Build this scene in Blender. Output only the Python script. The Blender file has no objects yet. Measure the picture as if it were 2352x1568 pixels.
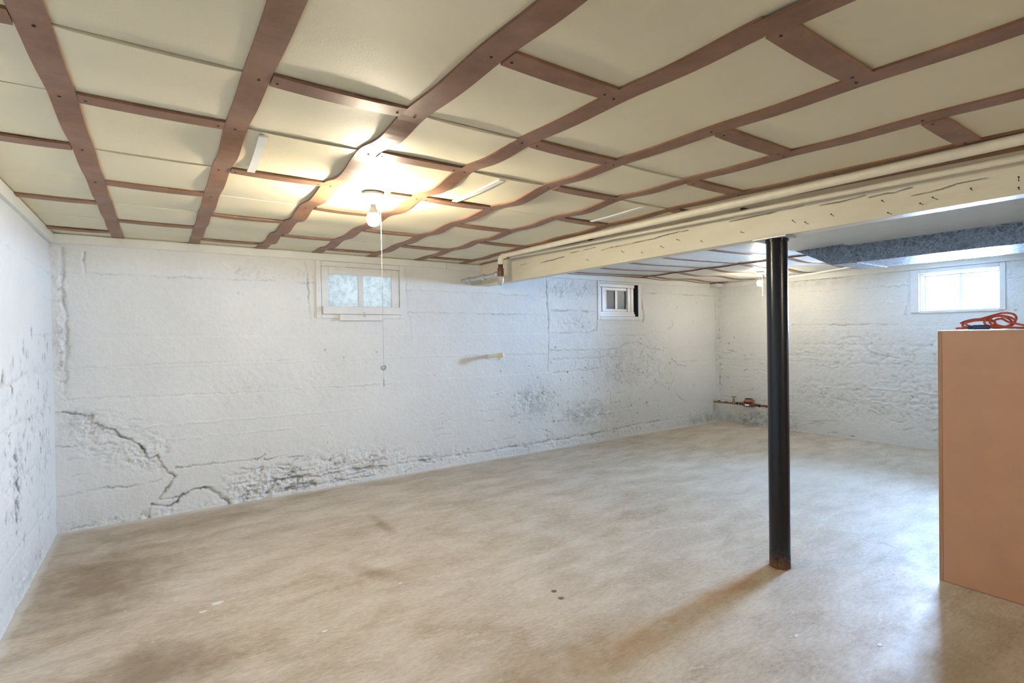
import bpy, math, random
import numpy as np
from mathutils import Matrix, Vector

scene = bpy.context.scene
col = scene.collection
R = math.radians

# ------------------------------------------------------------------ camera
cam_d = bpy.data.cameras.new('camera')
cam_d.sensor_width = 36.0
cam_d.lens = 18.282
cam_d.clip_start = 0.02
cam = bpy.data.objects.new('camera', cam_d)
col.objects.link(cam)
right = Vector((0.8267977, -0.5622863, -0.0154804))
down = Vector((-0.0185475, 0.0002538, -0.9998279))
fwd = Vector((0.5621935, 0.8269426, -0.0102191))
cam.matrix_world = Matrix(((right.x, -down.x, -fwd.x, 0), (right.y, -down.y, -fwd.y, 0),
                           (right.z, -down.z, -fwd.z, 1.3632), (0, 0, 0, 1)))
scene.camera = cam

# ------------------------------------------------------------------ world, daylight, exposure
BULB = 1050.0          # radiance of the near bare bulb
BULB_FAR = 420.0       # radiance of the weaker far bulb
BULB_BACK = 780.0      # radiance of the bulb behind the viewer
SKY = (0.88, 0.95, 1.0)
world = bpy.data.worlds.new('overcast_sky')
scene.world = world
world.use_nodes = True
bg = world.node_tree.nodes['Background']
bg.inputs[0].default_value = (*SKY, 1)
bg.inputs[1].default_value = 1.35


def daylight(name, loc, rot, sx, sy, power, colour):
    d = bpy.data.lights.new(name, 'AREA')
    d.shape = 'RECTANGLE'
    d.size, d.size_y = sx, sy
    d.energy = power
    d.color = colour
    d.spread = R(108)
    o = bpy.data.objects.new(name, d)
    o.location = loc
    o.rotation_euler = rot
    col.objects.link(o)
    return o


# open bright sky in front of the window in the right wall
daylight('window_daylight', (7.55, 1.97, 1.82), (0, R(90), 0), 0.75, 0.95, 620.0, (0.41, 0.63, 1.0))

vs_ = scene.view_settings
vs_.view_transform = 'Standard'
vs_.look = 'None'
vs_.exposure = 0.2
vs_.gamma = 1.0
vs_.use_curve_mapping = False
scene.cycles.use_denoising = True
scene.cycles.max_bounces = 8
scene.cycles.diffuse_bounces = 4
scene.cycles.glossy_bounces = 3
scene.cycles.use_adaptive_sampling = True
scene.cycles.adaptive_threshold = 0.15
scene.cycles.adaptive_min_samples = 16
scene.cycles.use_light_tree = False
scene.cycles.sample_clamp_indirect = 8.0
scene.cycles.caustics_reflective = False
scene.cycles.caustics_refractive = False

# ------------------------------------------------------------------ dimensions (metres)
XL, XR, YB, YF = -0.627, 7.217, 4.895, -2.2
H = 2.15
BX0, BX1, BZ = 2.93, 3.02, 1.912       # beam faces and underside


# ------------------------------------------------------------------ material helpers
def new_mat(name):
    m = bpy.data.materials.new(name)
    m.use_nodes = True
    nt = m.node_tree
    b = nt.nodes['Principled BSDF']
    return m, nt, b


def node(nt, t, **k):
    n = nt.nodes.new(t)
    for a, v in k.items():
        if a.startswith('i_'):
            n.inputs[a[2:].replace('_', ' ')].default_value = v
        else:
            setattr(n, a, v)
    return n


def position(nt, scale=(1, 1, 1), loc=(0, 0, 0)):
    g = node(nt, 'ShaderNodeNewGeometry')
    mp = node(nt, 'ShaderNodeMapping')
    mp.inputs['Scale'].default_value = scale
    mp.inputs['Location'].default_value = loc
    nt.links.new(g.outputs['Position'], mp.inputs['Vector'])
    return mp.outputs['Vector']


def noise(nt, vec, scale, detail=4, rough=0.55, dist=0.0):
    n = node(nt, 'ShaderNodeTexNoise')
    n.inputs['Scale'].default_value = scale
    n.inputs['Detail'].default_value = detail
    n.inputs['Roughness'].default_value = rough
    n.inputs['Distortion'].default_value = dist
    nt.links.new(vec, n.inputs['Vector'])
    return n.outputs['Fac']


def ramp(nt, fac, stops, interp='LINEAR'):
    r = node(nt, 'ShaderNodeValToRGB')
    cr = r.color_ramp
    cr.interpolation = interp
    while len(cr.elements) < len(stops):
        cr.elements.new(0.5)
    for e, (p, c) in zip(cr.elements, stops):
        e.position = p
        e.color = (*c, 1) if len(c) == 3 else c
    nt.links.new(fac, r.inputs['Fac'])
    return r.outputs['Color']


def g3(v):
    return (v, v, v)


def mix(nt, fac, a, b, mode='MIX'):
    n = node(nt, 'ShaderNodeMix', data_type='RGBA', blend_type=mode)
    for sock, v in ((n.inputs[0], fac), (n.inputs[6], a), (n.inputs[7], b)):
        if isinstance(v, (int, float)):
            sock.default_value = v
        elif isinstance(v, tuple):
            sock.default_value = (*v, 1)
        else:
            nt.links.new(v, sock)
    return n.outputs[2]


def math_n(nt, op, a, b=None, clamp=False):
    n = node(nt, 'ShaderNodeMath', operation=op, use_clamp=clamp)
    for i, v in enumerate((a, b)):
        if v is None:
            continue
        if isinstance(v, (int, float)):
            n.inputs[i].default_value = v
        else:
            nt.links.new(v, n.inputs[i])
    return n.outputs[0]


def bump(nt, b, height, strength, dist=0.01, prev=None):
    n = node(nt, 'ShaderNodeBump')
    n.inputs['Strength'].default_value = strength
    n.inputs['Distance'].default_value = dist
    nt.links.new(height, n.inputs['Height'])
    if prev is not None:
        nt.links.new(prev, n.inputs['Normal'])
    nt.links.new(n.outputs[0], b.inputs['Normal'])
    return n.outputs[0]


def simple(name, c, rough=0.5, metal=0.0, var=0.0, scale=30, bmp=0.0, bscale=120, spec=0.5):
    m, nt, b = new_mat(name)
    b.inputs['Roughness'].default_value = rough
    b.inputs['Metallic'].default_value = metal
    b.inputs['Specular IOR Level'].default_value = spec
    v = position(nt)
    if var > 0:
        n = noise(nt, v, scale, 5)
        cc = ramp(nt, n, [(0.25, tuple(x * (1 - var) for x in c)), (0.75, tuple(min(1, x * (1 + var)) for x in c))])
        nt.links.new(cc, b.inputs['Base Color'])
    else:
        b.inputs['Base Color'].default_value = (*c, 1)
    if bmp > 0:
        bump(nt, b, noise(nt, v, bscale, 4), bmp, 0.004)
    return m


M = {}


def wall_paint():
    m, nt, b = new_mat('painted_concrete')
    v = position(nt)
    big = noise(nt, v, 1.3, 4, 0.6)
    base = ramp(nt, big, [(0.3, (0.68, 0.69, 0.675)), (0.7, (0.765, 0.77, 0.755))])
    fine = noise(nt, v, 24, 4, 0.65)
    base = mix(nt, 0.25, base, ramp(nt, fine, [(0.3, (0.64, 0.65, 0.63)), (0.65, (0.765, 0.775, 0.76))]))
    at = node(nt, 'ShaderNodeAttribute', attribute_name='dirt')
    mottle = noise(nt, v, 60, 4, 0.7)
    fac = math_n(nt, 'MULTIPLY', at.outputs['Fac'], ramp(nt, mottle, [(0.3, g3(0.6)), (0.6, g3(1.0))]), True)
    base = mix(nt, fac, base, (0.06, 0.054, 0.042))  # dark chips and soiling, plus crack shade put into the colour
    st = node(nt, 'ShaderNodeAttribute', attribute_name='stain')
    fac2 = math_n(nt, 'MULTIPLY', st.outputs['Fac'], ramp(nt, noise(nt, v, 9, 4, 0.7), [(0.38, g3(0.0)), (0.66, g3(1.0))]), True)
    base = mix(nt, fac2, base, (0.30, 0.30, 0.27))
    nt.links.new(base, b.inputs['Base Color'])
    b.inputs['Roughness'].default_value = 0.42
    b.inputs['Specular IOR Level'].default_value = 0.45
    b1 = bump(nt, b, noise(nt, v, 34, 4, 0.65), 0.5, 0.010)
    bump(nt, b, noise(nt, v, 160, 2, 0.6), 0.22, 0.003, b1)
    return m


M['wall'] = wall_paint()


def floor_mat():
    m, nt, b = new_mat('worn_concrete')
    v = position(nt)
    big = noise(nt, position(nt, (0.8, 1.5, 1)), 0.9, 4, 0.62, 0.6)
    c = ramp(nt, big, [(0.30, (0.385, 0.31, 0.23)), (0.45, (0.49, 0.425, 0.345)), (0.58, (0.555, 0.505, 0.44)), (0.72, (0.60, 0.565, 0.515))])
    mid = noise(nt, position(nt, (1.0, 2.2, 1), (3, 1, 0)), 2.5, 5, 0.66, 0.35)
    c = mix(nt, 0.55, c, ramp(nt, mid, [(0.36, (0.32, 0.25, 0.175)), (0.5, (0.505, 0.45, 0.375)), (0.62, (0.66, 0.615, 0.55))]))
    fine = noise(nt, position(nt, (1, 2.6, 1)), 26, 5, 0.75)
    c = mix(nt, 0.28, c, ramp(nt, fine, [(0.36, (0.28, 0.225, 0.165)), (0.5, (0.53, 0.48, 0.41)), (0.64, (0.72, 0.685, 0.625))]))
    # pale scuffs
    sc = noise(nt, position(nt, (1.3, 4, 1), (7, 2, 0)), 8, 4, 0.8, 1.2)
    c = mix(nt, ramp(nt, sc, [(0.57, g3(0)), (0.72, g3(0.6))]), c, (0.74, 0.71, 0.66))
    dk = noise(nt, position(nt, (1.2, 5, 1), (1, 8, 0)), 13, 3, 0.7, 0.8)
    c = mix(nt, ramp(nt, dk, [(0.66, g3(0)), (0.74, g3(0.5))]), c, (0.20, 0.145, 0.09))
    # dark specks
    sp = noise(nt, v, 70, 2, 0.5)
    c = mix(nt, ramp(nt, sp, [(0.74, g3(0)), (0.78, g3(0.6))]), c, (0.13, 0.10, 0.07))

    BL = {k: math_n(nt, 'SUBTRACT', noise(nt, v, k, 4, 0.65), 0.5) for k in (7, 30)}

    def blob(cx, cy, sx, sy, soft, colr, amount, nscale=7, rot=0.0):
        nonlocal c
        mp = node(nt, 'ShaderNodeMapping', vector_type='TEXTURE')
        mp.inputs['Location'].default_value = (cx, cy, 0)
        mp.inputs['Rotation'].default_value = (0, 0, rot)
        mp.inputs['Scale'].default_value = (sx, sy, 1)
        nt.links.new(v, mp.inputs['Vector'])
        ln = node(nt, 'ShaderNodeVectorMath', operation='LENGTH')
        nt.links.new(mp.outputs[0], ln.inputs[0])
        d = math_n(nt, 'ADD', ln.outputs['Value'], math_n(nt, 'MULTIPLY', BL[nscale], 1.3))
        f = ramp(nt, d, [(max(0.0, 1 - soft), g3(amount)), (1.0, g3(0.0))])
        c = mix(nt, f, c, colr)

    # brown damp stains left, rust with the post's cast shadow painted in, grey patch beyond it
    blob(-0.30, 3.75, 0.45, 0.75, 0.9, (0.21, 0.145, 0.085), 0.75)
    blob(-0.05, 2.62, 0.42, 0.30, 0.8, (0.20, 0.14, 0.085), 0.75)
    blob(0.10, 4.55, 0.95, 0.22, 0.9, (0.26, 0.19, 0.115), 0.6)
    blob(1.33, 3.70, 0.06, 0.34, 0.9, (0.24, 0.17, 0.10), 0.6)
    blob(1.02, 2.95, 0.09, 0.30, 0.9, (0.25, 0.18, 0.11), 0.55, rot=0.5)
    blob(2.50, 1.64, 0.55, 0.085, 0.9, (0.40, 0.225, 0.075), 0.75)  # warm band: post's shadow from the window painted in, partly rust
    blob(1.72, 1.62, 0.50, 0.16, 0.95, (0.36, 0.22, 0.09), 0.6)
    blob(1.25, 1.68, 0.45, 0.20, 0.95, (0.30, 0.205, 0.11), 0.55)
    blob(2.975, 1.63, 0.085, 0.085, 0.5, (0.22, 0.095, 0.03), 0.9, 30)
    blob(4.9, 2.6, 1.7, 0.9, 0.9, (0.50, 0.49, 0.47), 0.55)
    blob(2.6, 0.7, 0.7, 0.35, 0.9, (0.30, 0.235, 0.15), 0.6)
    blob(1.72, 2.17, 0.018, 0.018, 0.3, (0.10, 0.065, 0.035), 0.9, 30)
    blob(1.705, 2.09, 0.018, 0.018, 0.3, (0.12, 0.085, 0.045), 0.9, 30)
    # paint slopped along the foot of the back and left walls
    sep = node(nt, 'ShaderNodeSeparateXYZ')
    nt.links.new(v, sep.inputs[0])
    wob = math_n(nt, 'MULTIPLY', math_n(nt, 'SUBTRACT', noise(nt, v, 5, 6, 0.7), 0.5), 0.10)
    edge = math_n(nt, 'ADD', math_n(nt, 'SUBTRACT', YB, sep.outputs['Y']), wob)
    c = mix(nt, ramp(nt, edge, [(0.035, g3(0.75)), (0.075, g3(0))]), c, (0.66, 0.66, 0.62))
    edge2 = math_n(nt, 'ADD', math_n(nt, 'SUBTRACT', sep.outputs['X'], XL), wob)
    c = mix(nt, ramp(nt, edge2, [(0.02, g3(0.7)), (0.05, g3(0))]), c, (0.66, 0.66, 0.64))
    # hairline cracks beyond the post
    dv = node(nt, 'ShaderNodeVectorMath', operation='ADD')
    nn = node(nt, 'ShaderNodeTexNoise')
    nn.inputs['Scale'].default_value = 5
    nt.links.new(v, nn.inputs['Vector'])
    sm = node(nt, 'ShaderNodeVectorMath', operation='SCALE')
    sm.inputs['Scale'].default_value = 0.30
    nt.links.new(nn.outputs['Color'], sm.inputs[0])
    nt.links.new(v, dv.inputs[0])
    nt.links.new(sm.outputs[0], dv.inputs[1])
    vo = node(nt, 'ShaderNodeTexVoronoi', feature='DISTANCE_TO_EDGE')
    vo.inputs['Scale'].default_value = 1.1
    nt.links.new(dv.outputs[0], vo.inputs['Vector'])
    crack = ramp(nt, vo.outputs['Distance'], [(0.0, g3(1)), (0.0045, g3(0))])
    msk = ramp(nt, noise(nt, v, 0.9, 2), [(0.50, g3(0)), (0.58, g3(0.55))])
    far = node(nt, 'ShaderNodeMapRange')
    nt.links.new(sep.outputs['X'], far.inputs['Value'])
    far.inputs['From Min'].default_value = 3.2
    far.inputs['From Max'].default_value = 3.5
    msk = math_n(nt, 'MULTIPLY', msk, far.outputs[0])
    c = mix(nt, math_n(nt, 'MULTIPLY', crack, msk), c, (0.16, 0.13, 0.10))
    c = mix(nt, 1.0, c, (1.0, 0.955, 0.885), 'MULTIPLY')
    nt.links.new(c, b.inputs['Base Color'])
    rr = ramp(nt, mid, [(0.3, g3(0.62)), (0.7, g3(0.48))])
    nt.links.new(rr, b.inputs['Roughness'])
    b.inputs['Specular IOR Level'].default_value = 0.35
    b1 = bump(nt, b, noise(nt, v, 3, 3), 0.20, 0.03)
    bump(nt, b, noise(nt, v, 90, 3, 0.7), 0.12, 0.003, b1)
    return m


M['floor'] = floor_mat()


def panel_mat():
    m, nt, b = new_mat('fibreboard_panel')
    v = position(nt)
    c = ramp(nt, noise(nt, v, 1.6, 4), [(0.3, (0.75, 0.68, 0.475)), (0.7, (0.81, 0.745, 0.55))])
    c = mix(nt, ramp(nt, noise(nt, v, 5.5, 5, 0.7), [(0.66, g3(0)), (0.8, g3(0.35))]), c, (0.60, 0.52, 0.34))
    nt.links.new(c, b.inputs['Base Color'])
    b.inputs['Roughness'].default_value = 0.6
    b1 = bump(nt, b, noise(nt, v, 14, 4), 0.10, 0.012)
    bump(nt, b, noise(nt, v, 210, 3, 0.6), 0.22, 0.002, b1)
    return m


M['panel'] = panel_mat()


def batten_mat():
    m, nt, b = new_mat('brown_hardboard')
    v = position(nt)
    c = ramp(nt, noise(nt, v, 9, 5, 0.65), [(0.3, (0.21, 0.105, 0.056)), (0.7, (0.315, 0.168, 0.096))])
    c = mix(nt, ramp(nt, noise(nt, v, 85, 3, 0.7), [(0.60, g3(0)), (0.72, g3(0.35))]), c, (0.40, 0.27, 0.20))
    nt.links.new(c, b.inputs['Base Color'])
    b.inputs['Roughness'].default_value = 0.45
    b.inputs['Specular IOR Level'].default_value = 0.3
    bump(nt, b, noise(nt, v, 150, 3, 0.6), 0.12, 0.002)
    return m


M['batten'] = batten_mat()
M['nail'] = simple('dark_nail', (0.035, 0.022, 0.016), 0.5, 0.4)
M['trim'] = simple('white_trim', (0.74, 0.75, 0.71), 0.4, 0, 0.04, 8, 0.12, 60)
M['strip'] = simple('white_strip', (0.80, 0.80, 0.76), 0.45, 0, 0.03, 20)


def beam_mat():
    m, nt, b = new_mat('cream_beam_paint')
    v = position(nt)
    c = ramp(nt, noise(nt, position(nt, (1, 0.25, 1)), 12, 5), [(0.3, (0.80, 0.735, 0.55)), (0.7, (0.86, 0.805, 0.64))])
    at = node(nt, 'ShaderNodeAttribute', attribute_name='dirt')
    c = mix(nt, at.outputs['Fac'], c, (0.03, 0.022, 0.015))  # darkness inside the splits put into the colour
    nt.links.new(c, b.inputs['Base Color'])
    b.inputs['Roughness'].default_value = 0.42
    b1 = bump(nt, b, noise(nt, position(nt, (1, 0.12, 1)), 60, 5, 0.6), 0.18, 0.006)
    bump(nt, b, noise(nt, v, 180, 3), 0.10, 0.002, b1)
    return m


M['beam'] = beam_mat()
M['cream_pipe'] = simple('cream_pipe_paint', (0.83, 0.765, 0.60), 0.4, 0, 0.06, 25, 0.15, 90)
M['galv_pipe'] = simple('galvanised_pipe', (0.55, 0.58, 0.58), 0.45, 0.5, 0.15, 40, 0.15, 90)
M['dark_iron'] = simple('dark_iron', (0.06, 0.035, 0.025), 0.35, 0.5, 0.3, 40)
M['rusty'] = simple('rusty_fitting', (0.17, 0.075, 0.045), 0.5, 0.3, 0.35, 50, 0.2)
M['pale_fitting'] = simple('pale_fitting', (0.52, 0.46, 0.42), 0.5, 0.2, 0.2, 60, 0.2)


def column_mat():
    m, nt, b = new_mat('black_gloss_paint')
    v = position(nt)
    sep = node(nt, 'ShaderNodeSeparateXYZ')
    nt.links.new(v, sep.inputs[0])
    z = math_n(nt, 'ADD', sep.outputs['Z'], math_n(nt, 'MULTIPLY', math_n(nt, 'SUBTRACT', noise(nt, v, 22, 6, 0.75), 0.5), 0.26))
    c = ramp(nt, z, [(0.0, (0.16, 0.055, 0.02)), (0.04, (0.09, 0.045, 0.025)), (0.075, (0.012, 0.011, 0.013)), (0.4, (0.006, 0.0065, 0.009))])
    chips = ramp(nt, noise(nt, position(nt, (1, 1, 0.6)), 62, 2), [(0.805, g3(0)), (0.815, g3(0.9))])
    c = mix(nt, chips, c, (0.75, 0.75, 0.75))
    fleck = ramp(nt, z, [(0.03, g3(0.6)), (0.12, g3(0.0))])
    fl = mix(nt, 1.0, fleck, ramp(nt, noise(nt, v, 90, 4, 0.8), [(0.56, g3(0)), (0.64, g3(1))]), 'MULTIPLY')
    c = mix(nt, fl, c, (0.36, 0.26, 0.17))
    nt.links.new(c, b.inputs['Base Color'])
    rr = ramp(nt, z, [(0.03, g3(0.8)), (0.11, g3(0.20))])
    nt.links.new(rr, b.inputs['Roughness'])
    b.inputs['Coat Weight'].default_value = 0.25
    b.inputs['Specular IOR Level'].default_value = 0.35
    b.inputs['Coat Roughness'].default_value = 0.16
    bump(nt, b, noise(nt, v, 220, 2), 0.22, 0.002)
    return m


M['column'] = column_mat()


def duct_mat():
    m, nt, b = new_mat('galvanised_sheet')
    v = position(nt)
    vo = node(nt, 'ShaderNodeTexVoronoi', feature='F1')
    vo.inputs['Scale'].default_value = 85
    dv = node(nt, 'ShaderNodeTexNoise')
    dv.inputs['Scale'].default_value = 30
    nt.links.new(v, dv.inputs['Vector'])
    ad = node(nt, 'ShaderNodeVectorMath', operation='MULTIPLY_ADD')
    nt.links.new(dv.outputs['Color'], ad.inputs[0])
    ad.inputs[1].default_value = (0.05, 0.05, 0.05)
    nt.links.new(v, ad.inputs[2])
    nt.links.new(ad.outputs[0], vo.inputs['Vector'])
    bw = node(nt, 'ShaderNodeRGBToBW')
    nt.links.new(vo.outputs['Color'], bw.inputs[0])
    c = ramp(nt, bw.outputs[0], [(0.2, (0.13, 0.15, 0.185)), (0.8, (0.25, 0.28, 0.335))])
    nt.links.new(c, b.inputs['Base Color'])
    b.inputs['Metallic'].default_value = 0.85
    rr = ramp(nt, bw.outputs[0], [(0.2, g3(0.22)), (0.8, g3(0.42))])
    nt.links.new(rr, b.inputs['Roughness'])
    return m


M['duct'] = duct_mat()
M['cabinet'] = simple('tan_cabinet_paint', (0.56, 0.315, 0.195), 0.42, 0, 0.05, 6, 0.10, 200)
M['cabinet_edge'] = simple('tan_cabinet_edge', (0.44, 0.25, 0.14), 0.45, 0, 0.08, 12)
M['cabinet_top'] = simple('pale_cabinet_top', (0.72, 0.70, 0.68), 0.3, 0, 0.03, 10)
M['cord'] = simple('orange_cord', (0.55, 0.085, 0.035), 0.45, 0, 0.06, 20)
M['plug'] = simple('navy_plug', (0.03, 0.05, 0.13), 0.4)
M['green'] = simple('dark_green_cloth', (0.01, 0.09, 0.075), 0.5, 0, 0.2, 15, 0.2)
M['porcelain'] = simple('white_porcelain', (0.82, 0.80, 0.74), 0.25)
M['string'] = simple('pale_string', (0.72, 0.66, 0.52), 0.8)
M['ring'] = simple('grey_ring', (0.45, 0.45, 0.40), 0.5)
M['sash'] = simple('white_sash_paint', (0.74, 0.74, 0.73), 0.38, 0, 0.05, 12, 0.10, 70)
M['vinyl'] = simple('white_vinyl', (0.84, 0.84, 0.86), 0.3)
M['void'] = simple('dark_void', (0.012, 0.011, 0.010), 0.9)  # near-black paint for the shade inside the window gaps
M['jamb'] = simple('exterior_jamb', (0.60, 0.61, 0.61), 0.6, 0, 0.1, 10)
M['meter_red'] = simple('red_brown_meter', (0.32, 0.09, 0.055), 0.45, 0.2, 0.25, 50)
M['brass'] = simple('dull_brass', (0.30, 0.20, 0.10), 0.45, 0.6, 0.25, 60)
M['black'] = simple('black_plastic', (0.012, 0.012, 0.014), 0.3)
M['tag'] = simple('white_tag', (0.85, 0.85, 0.82), 0.5)
M['wire'] = simple('thin_wire', (0.25, 0.22, 0.18), 0.5)
M['chip'] = simple('paint_chip', (0.72, 0.70, 0.65), 0.6)


def bulb_mat(strength):
    m, nt, b = new_mat('glowing_bulb')
    em = node(nt, 'ShaderNodeEmission')
    em.inputs[0].default_value = (1.0, 0.865, 0.65, 1)
    em.inputs[1].default_value = strength
    nt.links.new(em.outputs[0], nt.nodes['Material Output'].inputs[0])
    return m


M['bulb'] = bulb_mat(BULB)
M['bulb_far'] = bulb_mat(BULB_FAR)
M['bulb_back'] = bulb_mat(BULB_BACK)


def pane_mat(name, dark, light, trans, scale=55, clear=0.0):
    m, nt, b = new_mat(name)
    v = position(nt)
    f = math_n(nt, 'MULTIPLY', noise(nt, v, scale, 5, 0.75), 1.0)
    c = ramp(nt, f, [(0.36, dark), (0.56, light)])
    tl = node(nt, 'ShaderNodeBsdfTranslucent')
    nt.links.new(c, tl.inputs[0])
    tp = node(nt, 'ShaderNodeBsdfTransparent')
    gl = node(nt, 'ShaderNodeBsdfGlossy')
    gl.inputs['Roughness'].default_value = 0.35
    m1 = node(nt, 'ShaderNodeMixShader')
    m1.inputs[0].default_value = clear
    nt.links.new(tl.outputs[0], m1.inputs[1])
    nt.links.new(tp.outputs[0], m1.inputs[2])
    m2 = node(nt, 'ShaderNodeMixShader')
    m2.inputs[0].default_value = 0.05
    nt.links.new(m1.outputs[0], m2.inputs[1])
    nt.links.new(gl.outputs[0], m2.inputs[2])
    nt.links.new(m2.outputs[0], nt.nodes['Material Output'].inputs[0])
    return m


M['frosted'] = pane_mat('frosted_glass', (0.62, 0.71, 0.74), (0.88, 0.93, 0.95), 1, 26, 0.15)
M['clear'] = pane_mat('clear_glass', (0.8, 0.9, 1.0), (0.9, 0.95, 1.0), 1, 60, 1.0)
M['screen'] = pane_mat('insect_screen', (0.022, 0.022, 0.024), (0.032, 0.032, 0.034), 1, 200, 0.02)
M['grey_pane'] = pane_mat('grey_glass', (0.18, 0.205, 0.235), (0.22, 0.25, 0.28), 1, 20, 0.02)


# ------------------------------------------------------------------ geometry helpers
class G:
    """collects vertices and faces in world coordinates"""

    def __init__(s):
        s.v, s.f = [], []

    def add(s, v, f):
        o = len(s.v)
        s.v += [tuple(p) for p in v]
        s.f += [tuple(i + o for i in q) for q in f]
        return s

    def box(s, a, b, bev=0.0):
        x0, y0, z0 = a
        x1, y1, z1 = b
        if bev <= 0:
            v = [(x0, y0, z0), (x1, y0, z0), (x1, y1, z0), (x0, y1, z0), (x0, y0, z1), (x1, y0, z1), (x1, y1, z1), (x0, y1, z1)]
            return s.add(v, [(0, 3, 2, 1), (4, 5, 6, 7), (0, 1, 5, 4), (1, 2, 6, 5), (2, 3, 7, 6), (3, 0, 4, 7)])
        # chamfered box: 24 vertices
        v, idx = [], {}
        for i, (sx, X) in enumerate(((1, x0), (-1, x1))):
            for j, (sy, Y) in enumerate(((1, y0), (-1, y1))):
                for k, (sz, Z) in enumerate(((1, z0), (-1, z1))):
                    for ax in range(3):
                        p = [X + sx * bev, Y + sy * bev, Z + sz * bev]
                        p[ax] = (X, Y, Z)[ax]
                        idx[i, j, k, ax] = len(v)
                        v.append(tuple(p))
        f = []
        for i in (0, 1):
            f.append([idx[i, 0, 0, 0], idx[i, 1, 0, 0], idx[i, 1, 1, 0], idx[i, 0, 1, 0]][::(-1 if i == 0 else 1)])
            f.append([idx[0, i, 0, 1], idx[1, i, 0, 1], idx[1, i, 1, 1], idx[0, i, 1, 1]][::(1 if i == 0 else -1)])
            f.append([idx[0, 0, i, 2], idx[1, 0, i, 2], idx[1, 1, i, 2], idx[0, 1, i, 2]][::(-1 if i == 0 else 1)])
        for a_ in (0, 1):
            for b_ in (0, 1):
                f.append([idx[a_, b_, 0, 0], idx[a_, b_, 1, 0], idx[a_, b_, 1, 1], idx[a_, b_, 0, 1]])
                f.append([idx[a_, 0, b_, 0], idx[a_, 1, b_, 0], idx[a_, 1, b_, 2], idx[a_, 0, b_, 2]])
                f.append([idx[0, a_, b_, 1], idx[1, a_, b_, 1], idx[1, a_, b_, 2], idx[0, a_, b_, 2]])
                for c_ in (0, 1):
                    f.append([idx[a_, b_, c_, 0], idx[a_, b_, c_, 1], idx[a_, b_, c_, 2]])
        return s.add(v, f)

    def tube(s, pts, r, n=10, caps=True, closed=False):
        P = [Vector(p) for p in pts]
        m = len(P)
        rs = r if isinstance(r, (list, tuple)) else [r] * m
        V, F = [], []
        up = None
        for i, p in enumerate(P):
            if closed:
                t = (P[(i + 1) % m] - P[i - 1]).normalized()
            else:
                t = (P[min(i + 1, m - 1)] - P[max(i - 1, 0)]).normalized()
            if up is None:
                up = t.orthogonal().normalized()
            up = (up - t * up.dot(t))
            up = up.normalized() if up.length > 1e-6 else t.orthogonal().normalized()
            w = t.cross(up)
            for k in range(n):
                a = 2 * math.pi * k / n
                V.append(p + (up * math.cos(a) + w * math.sin(a)) * rs[i])
        for i in range(m if closed else m - 1):
            j = (i + 1) % m
            for k in range(n):
                l = (k + 1) % n
                F.append((i * n + k, i * n + l, j * n + l, j * n + k))
        if caps and not closed:
            F.append(tuple(range(n))[::-1])
            F.append(tuple((m - 1) * n + k for k in range(n)))
        return s.add(V, F)

    def lathe(s, prof, c, axis=(0, 0, 1), n=20):
        """prof: (radius, height along axis)"""
        ax = Vector(axis).normalized()
        return s.tube([Vector(c) + ax * h for _, h in prof], [max(r, 1e-4) for r, _ in prof], n)


def link(o, parent=None):
    col.objects.link(o)
    if parent is not None:
        o.parent = parent
        p = parent
        off = Vector((0, 0, 0))
        while p is not None:
            off += Vector(p.location)
            p = p.parent
        o.location = Vector(o.location) - off
    return o


def obj(name, g, mat, parent=None, smooth=False, sharp=40):
    v = np.array(g.v, float)
    c = np.array([(v[:, 0].min() + v[:, 0].max()) / 2, (v[:, 1].min() + v[:, 1].max()) / 2, v[:, 2].min()])
    me = bpy.data.meshes.new(name)
    me.from_pydata((v - c).tolist(), [], g.f)
    me.materials.append(mat)
    if smooth:
        me.polygons.foreach_set('use_smooth', [True] * len(me.polygons))
        me.update()
        if sharp:
            me.set_sharp_from_angle(angle=R(sharp))
    o = bpy.data.objects.new(name, me)
    o.location = c
    return link(o, parent)


def empty(name, loc, label, cat, group=None):
    o = bpy.data.objects.new(name, None)
    o.empty_display_size = 0.1
    o.location = loc
    col.objects.link(o)
    return tag(o, label, cat, group)


def tag(o, label, cat, group=None):
    o['label'] = label
    o['category'] = cat
    if group:
        o['group'] = group
    return o


def struct(o, label=None):
    o['kind'] = 'structure'
    if label:
        o['label'] = label
        o['category'] = o.name.split('_')[0]
    return o


rng = np.random.default_rng(7)
random.seed(7)
TAB = rng.random((256, 256))


def vnoise(x, y, ox=0, oy=0):
    x = x + ox
    y = y + oy
    xi, yi = np.floor(x).astype(int), np.floor(y).astype(int)
    fx, fy = x - xi, y - yi
    fx, fy = fx * fx * (3 - 2 * fx), fy * fy * (3 - 2 * fy)
    a, b = TAB[xi & 255, yi & 255], TAB[(xi + 1) & 255, yi & 255]
    c, d = TAB[xi & 255, (yi + 1) & 255], TAB[(xi + 1) & 255, (yi + 1) & 255]
    return (a * (1 - fx) + b * fx) * (1 - fy) + (c * (1 - fx) + d * fx) * fy - 0.5


def fbm(x, y, f, n=4, ox=0.0, gain=0.5):
    s, a = 0, 1.0
    for i in range(n):
        s = s + a * vnoise(x * f, y * f, ox + 17.3 * i, 5.1 * i)
        f *= 2.03
        a *= gain
    return s


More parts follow.
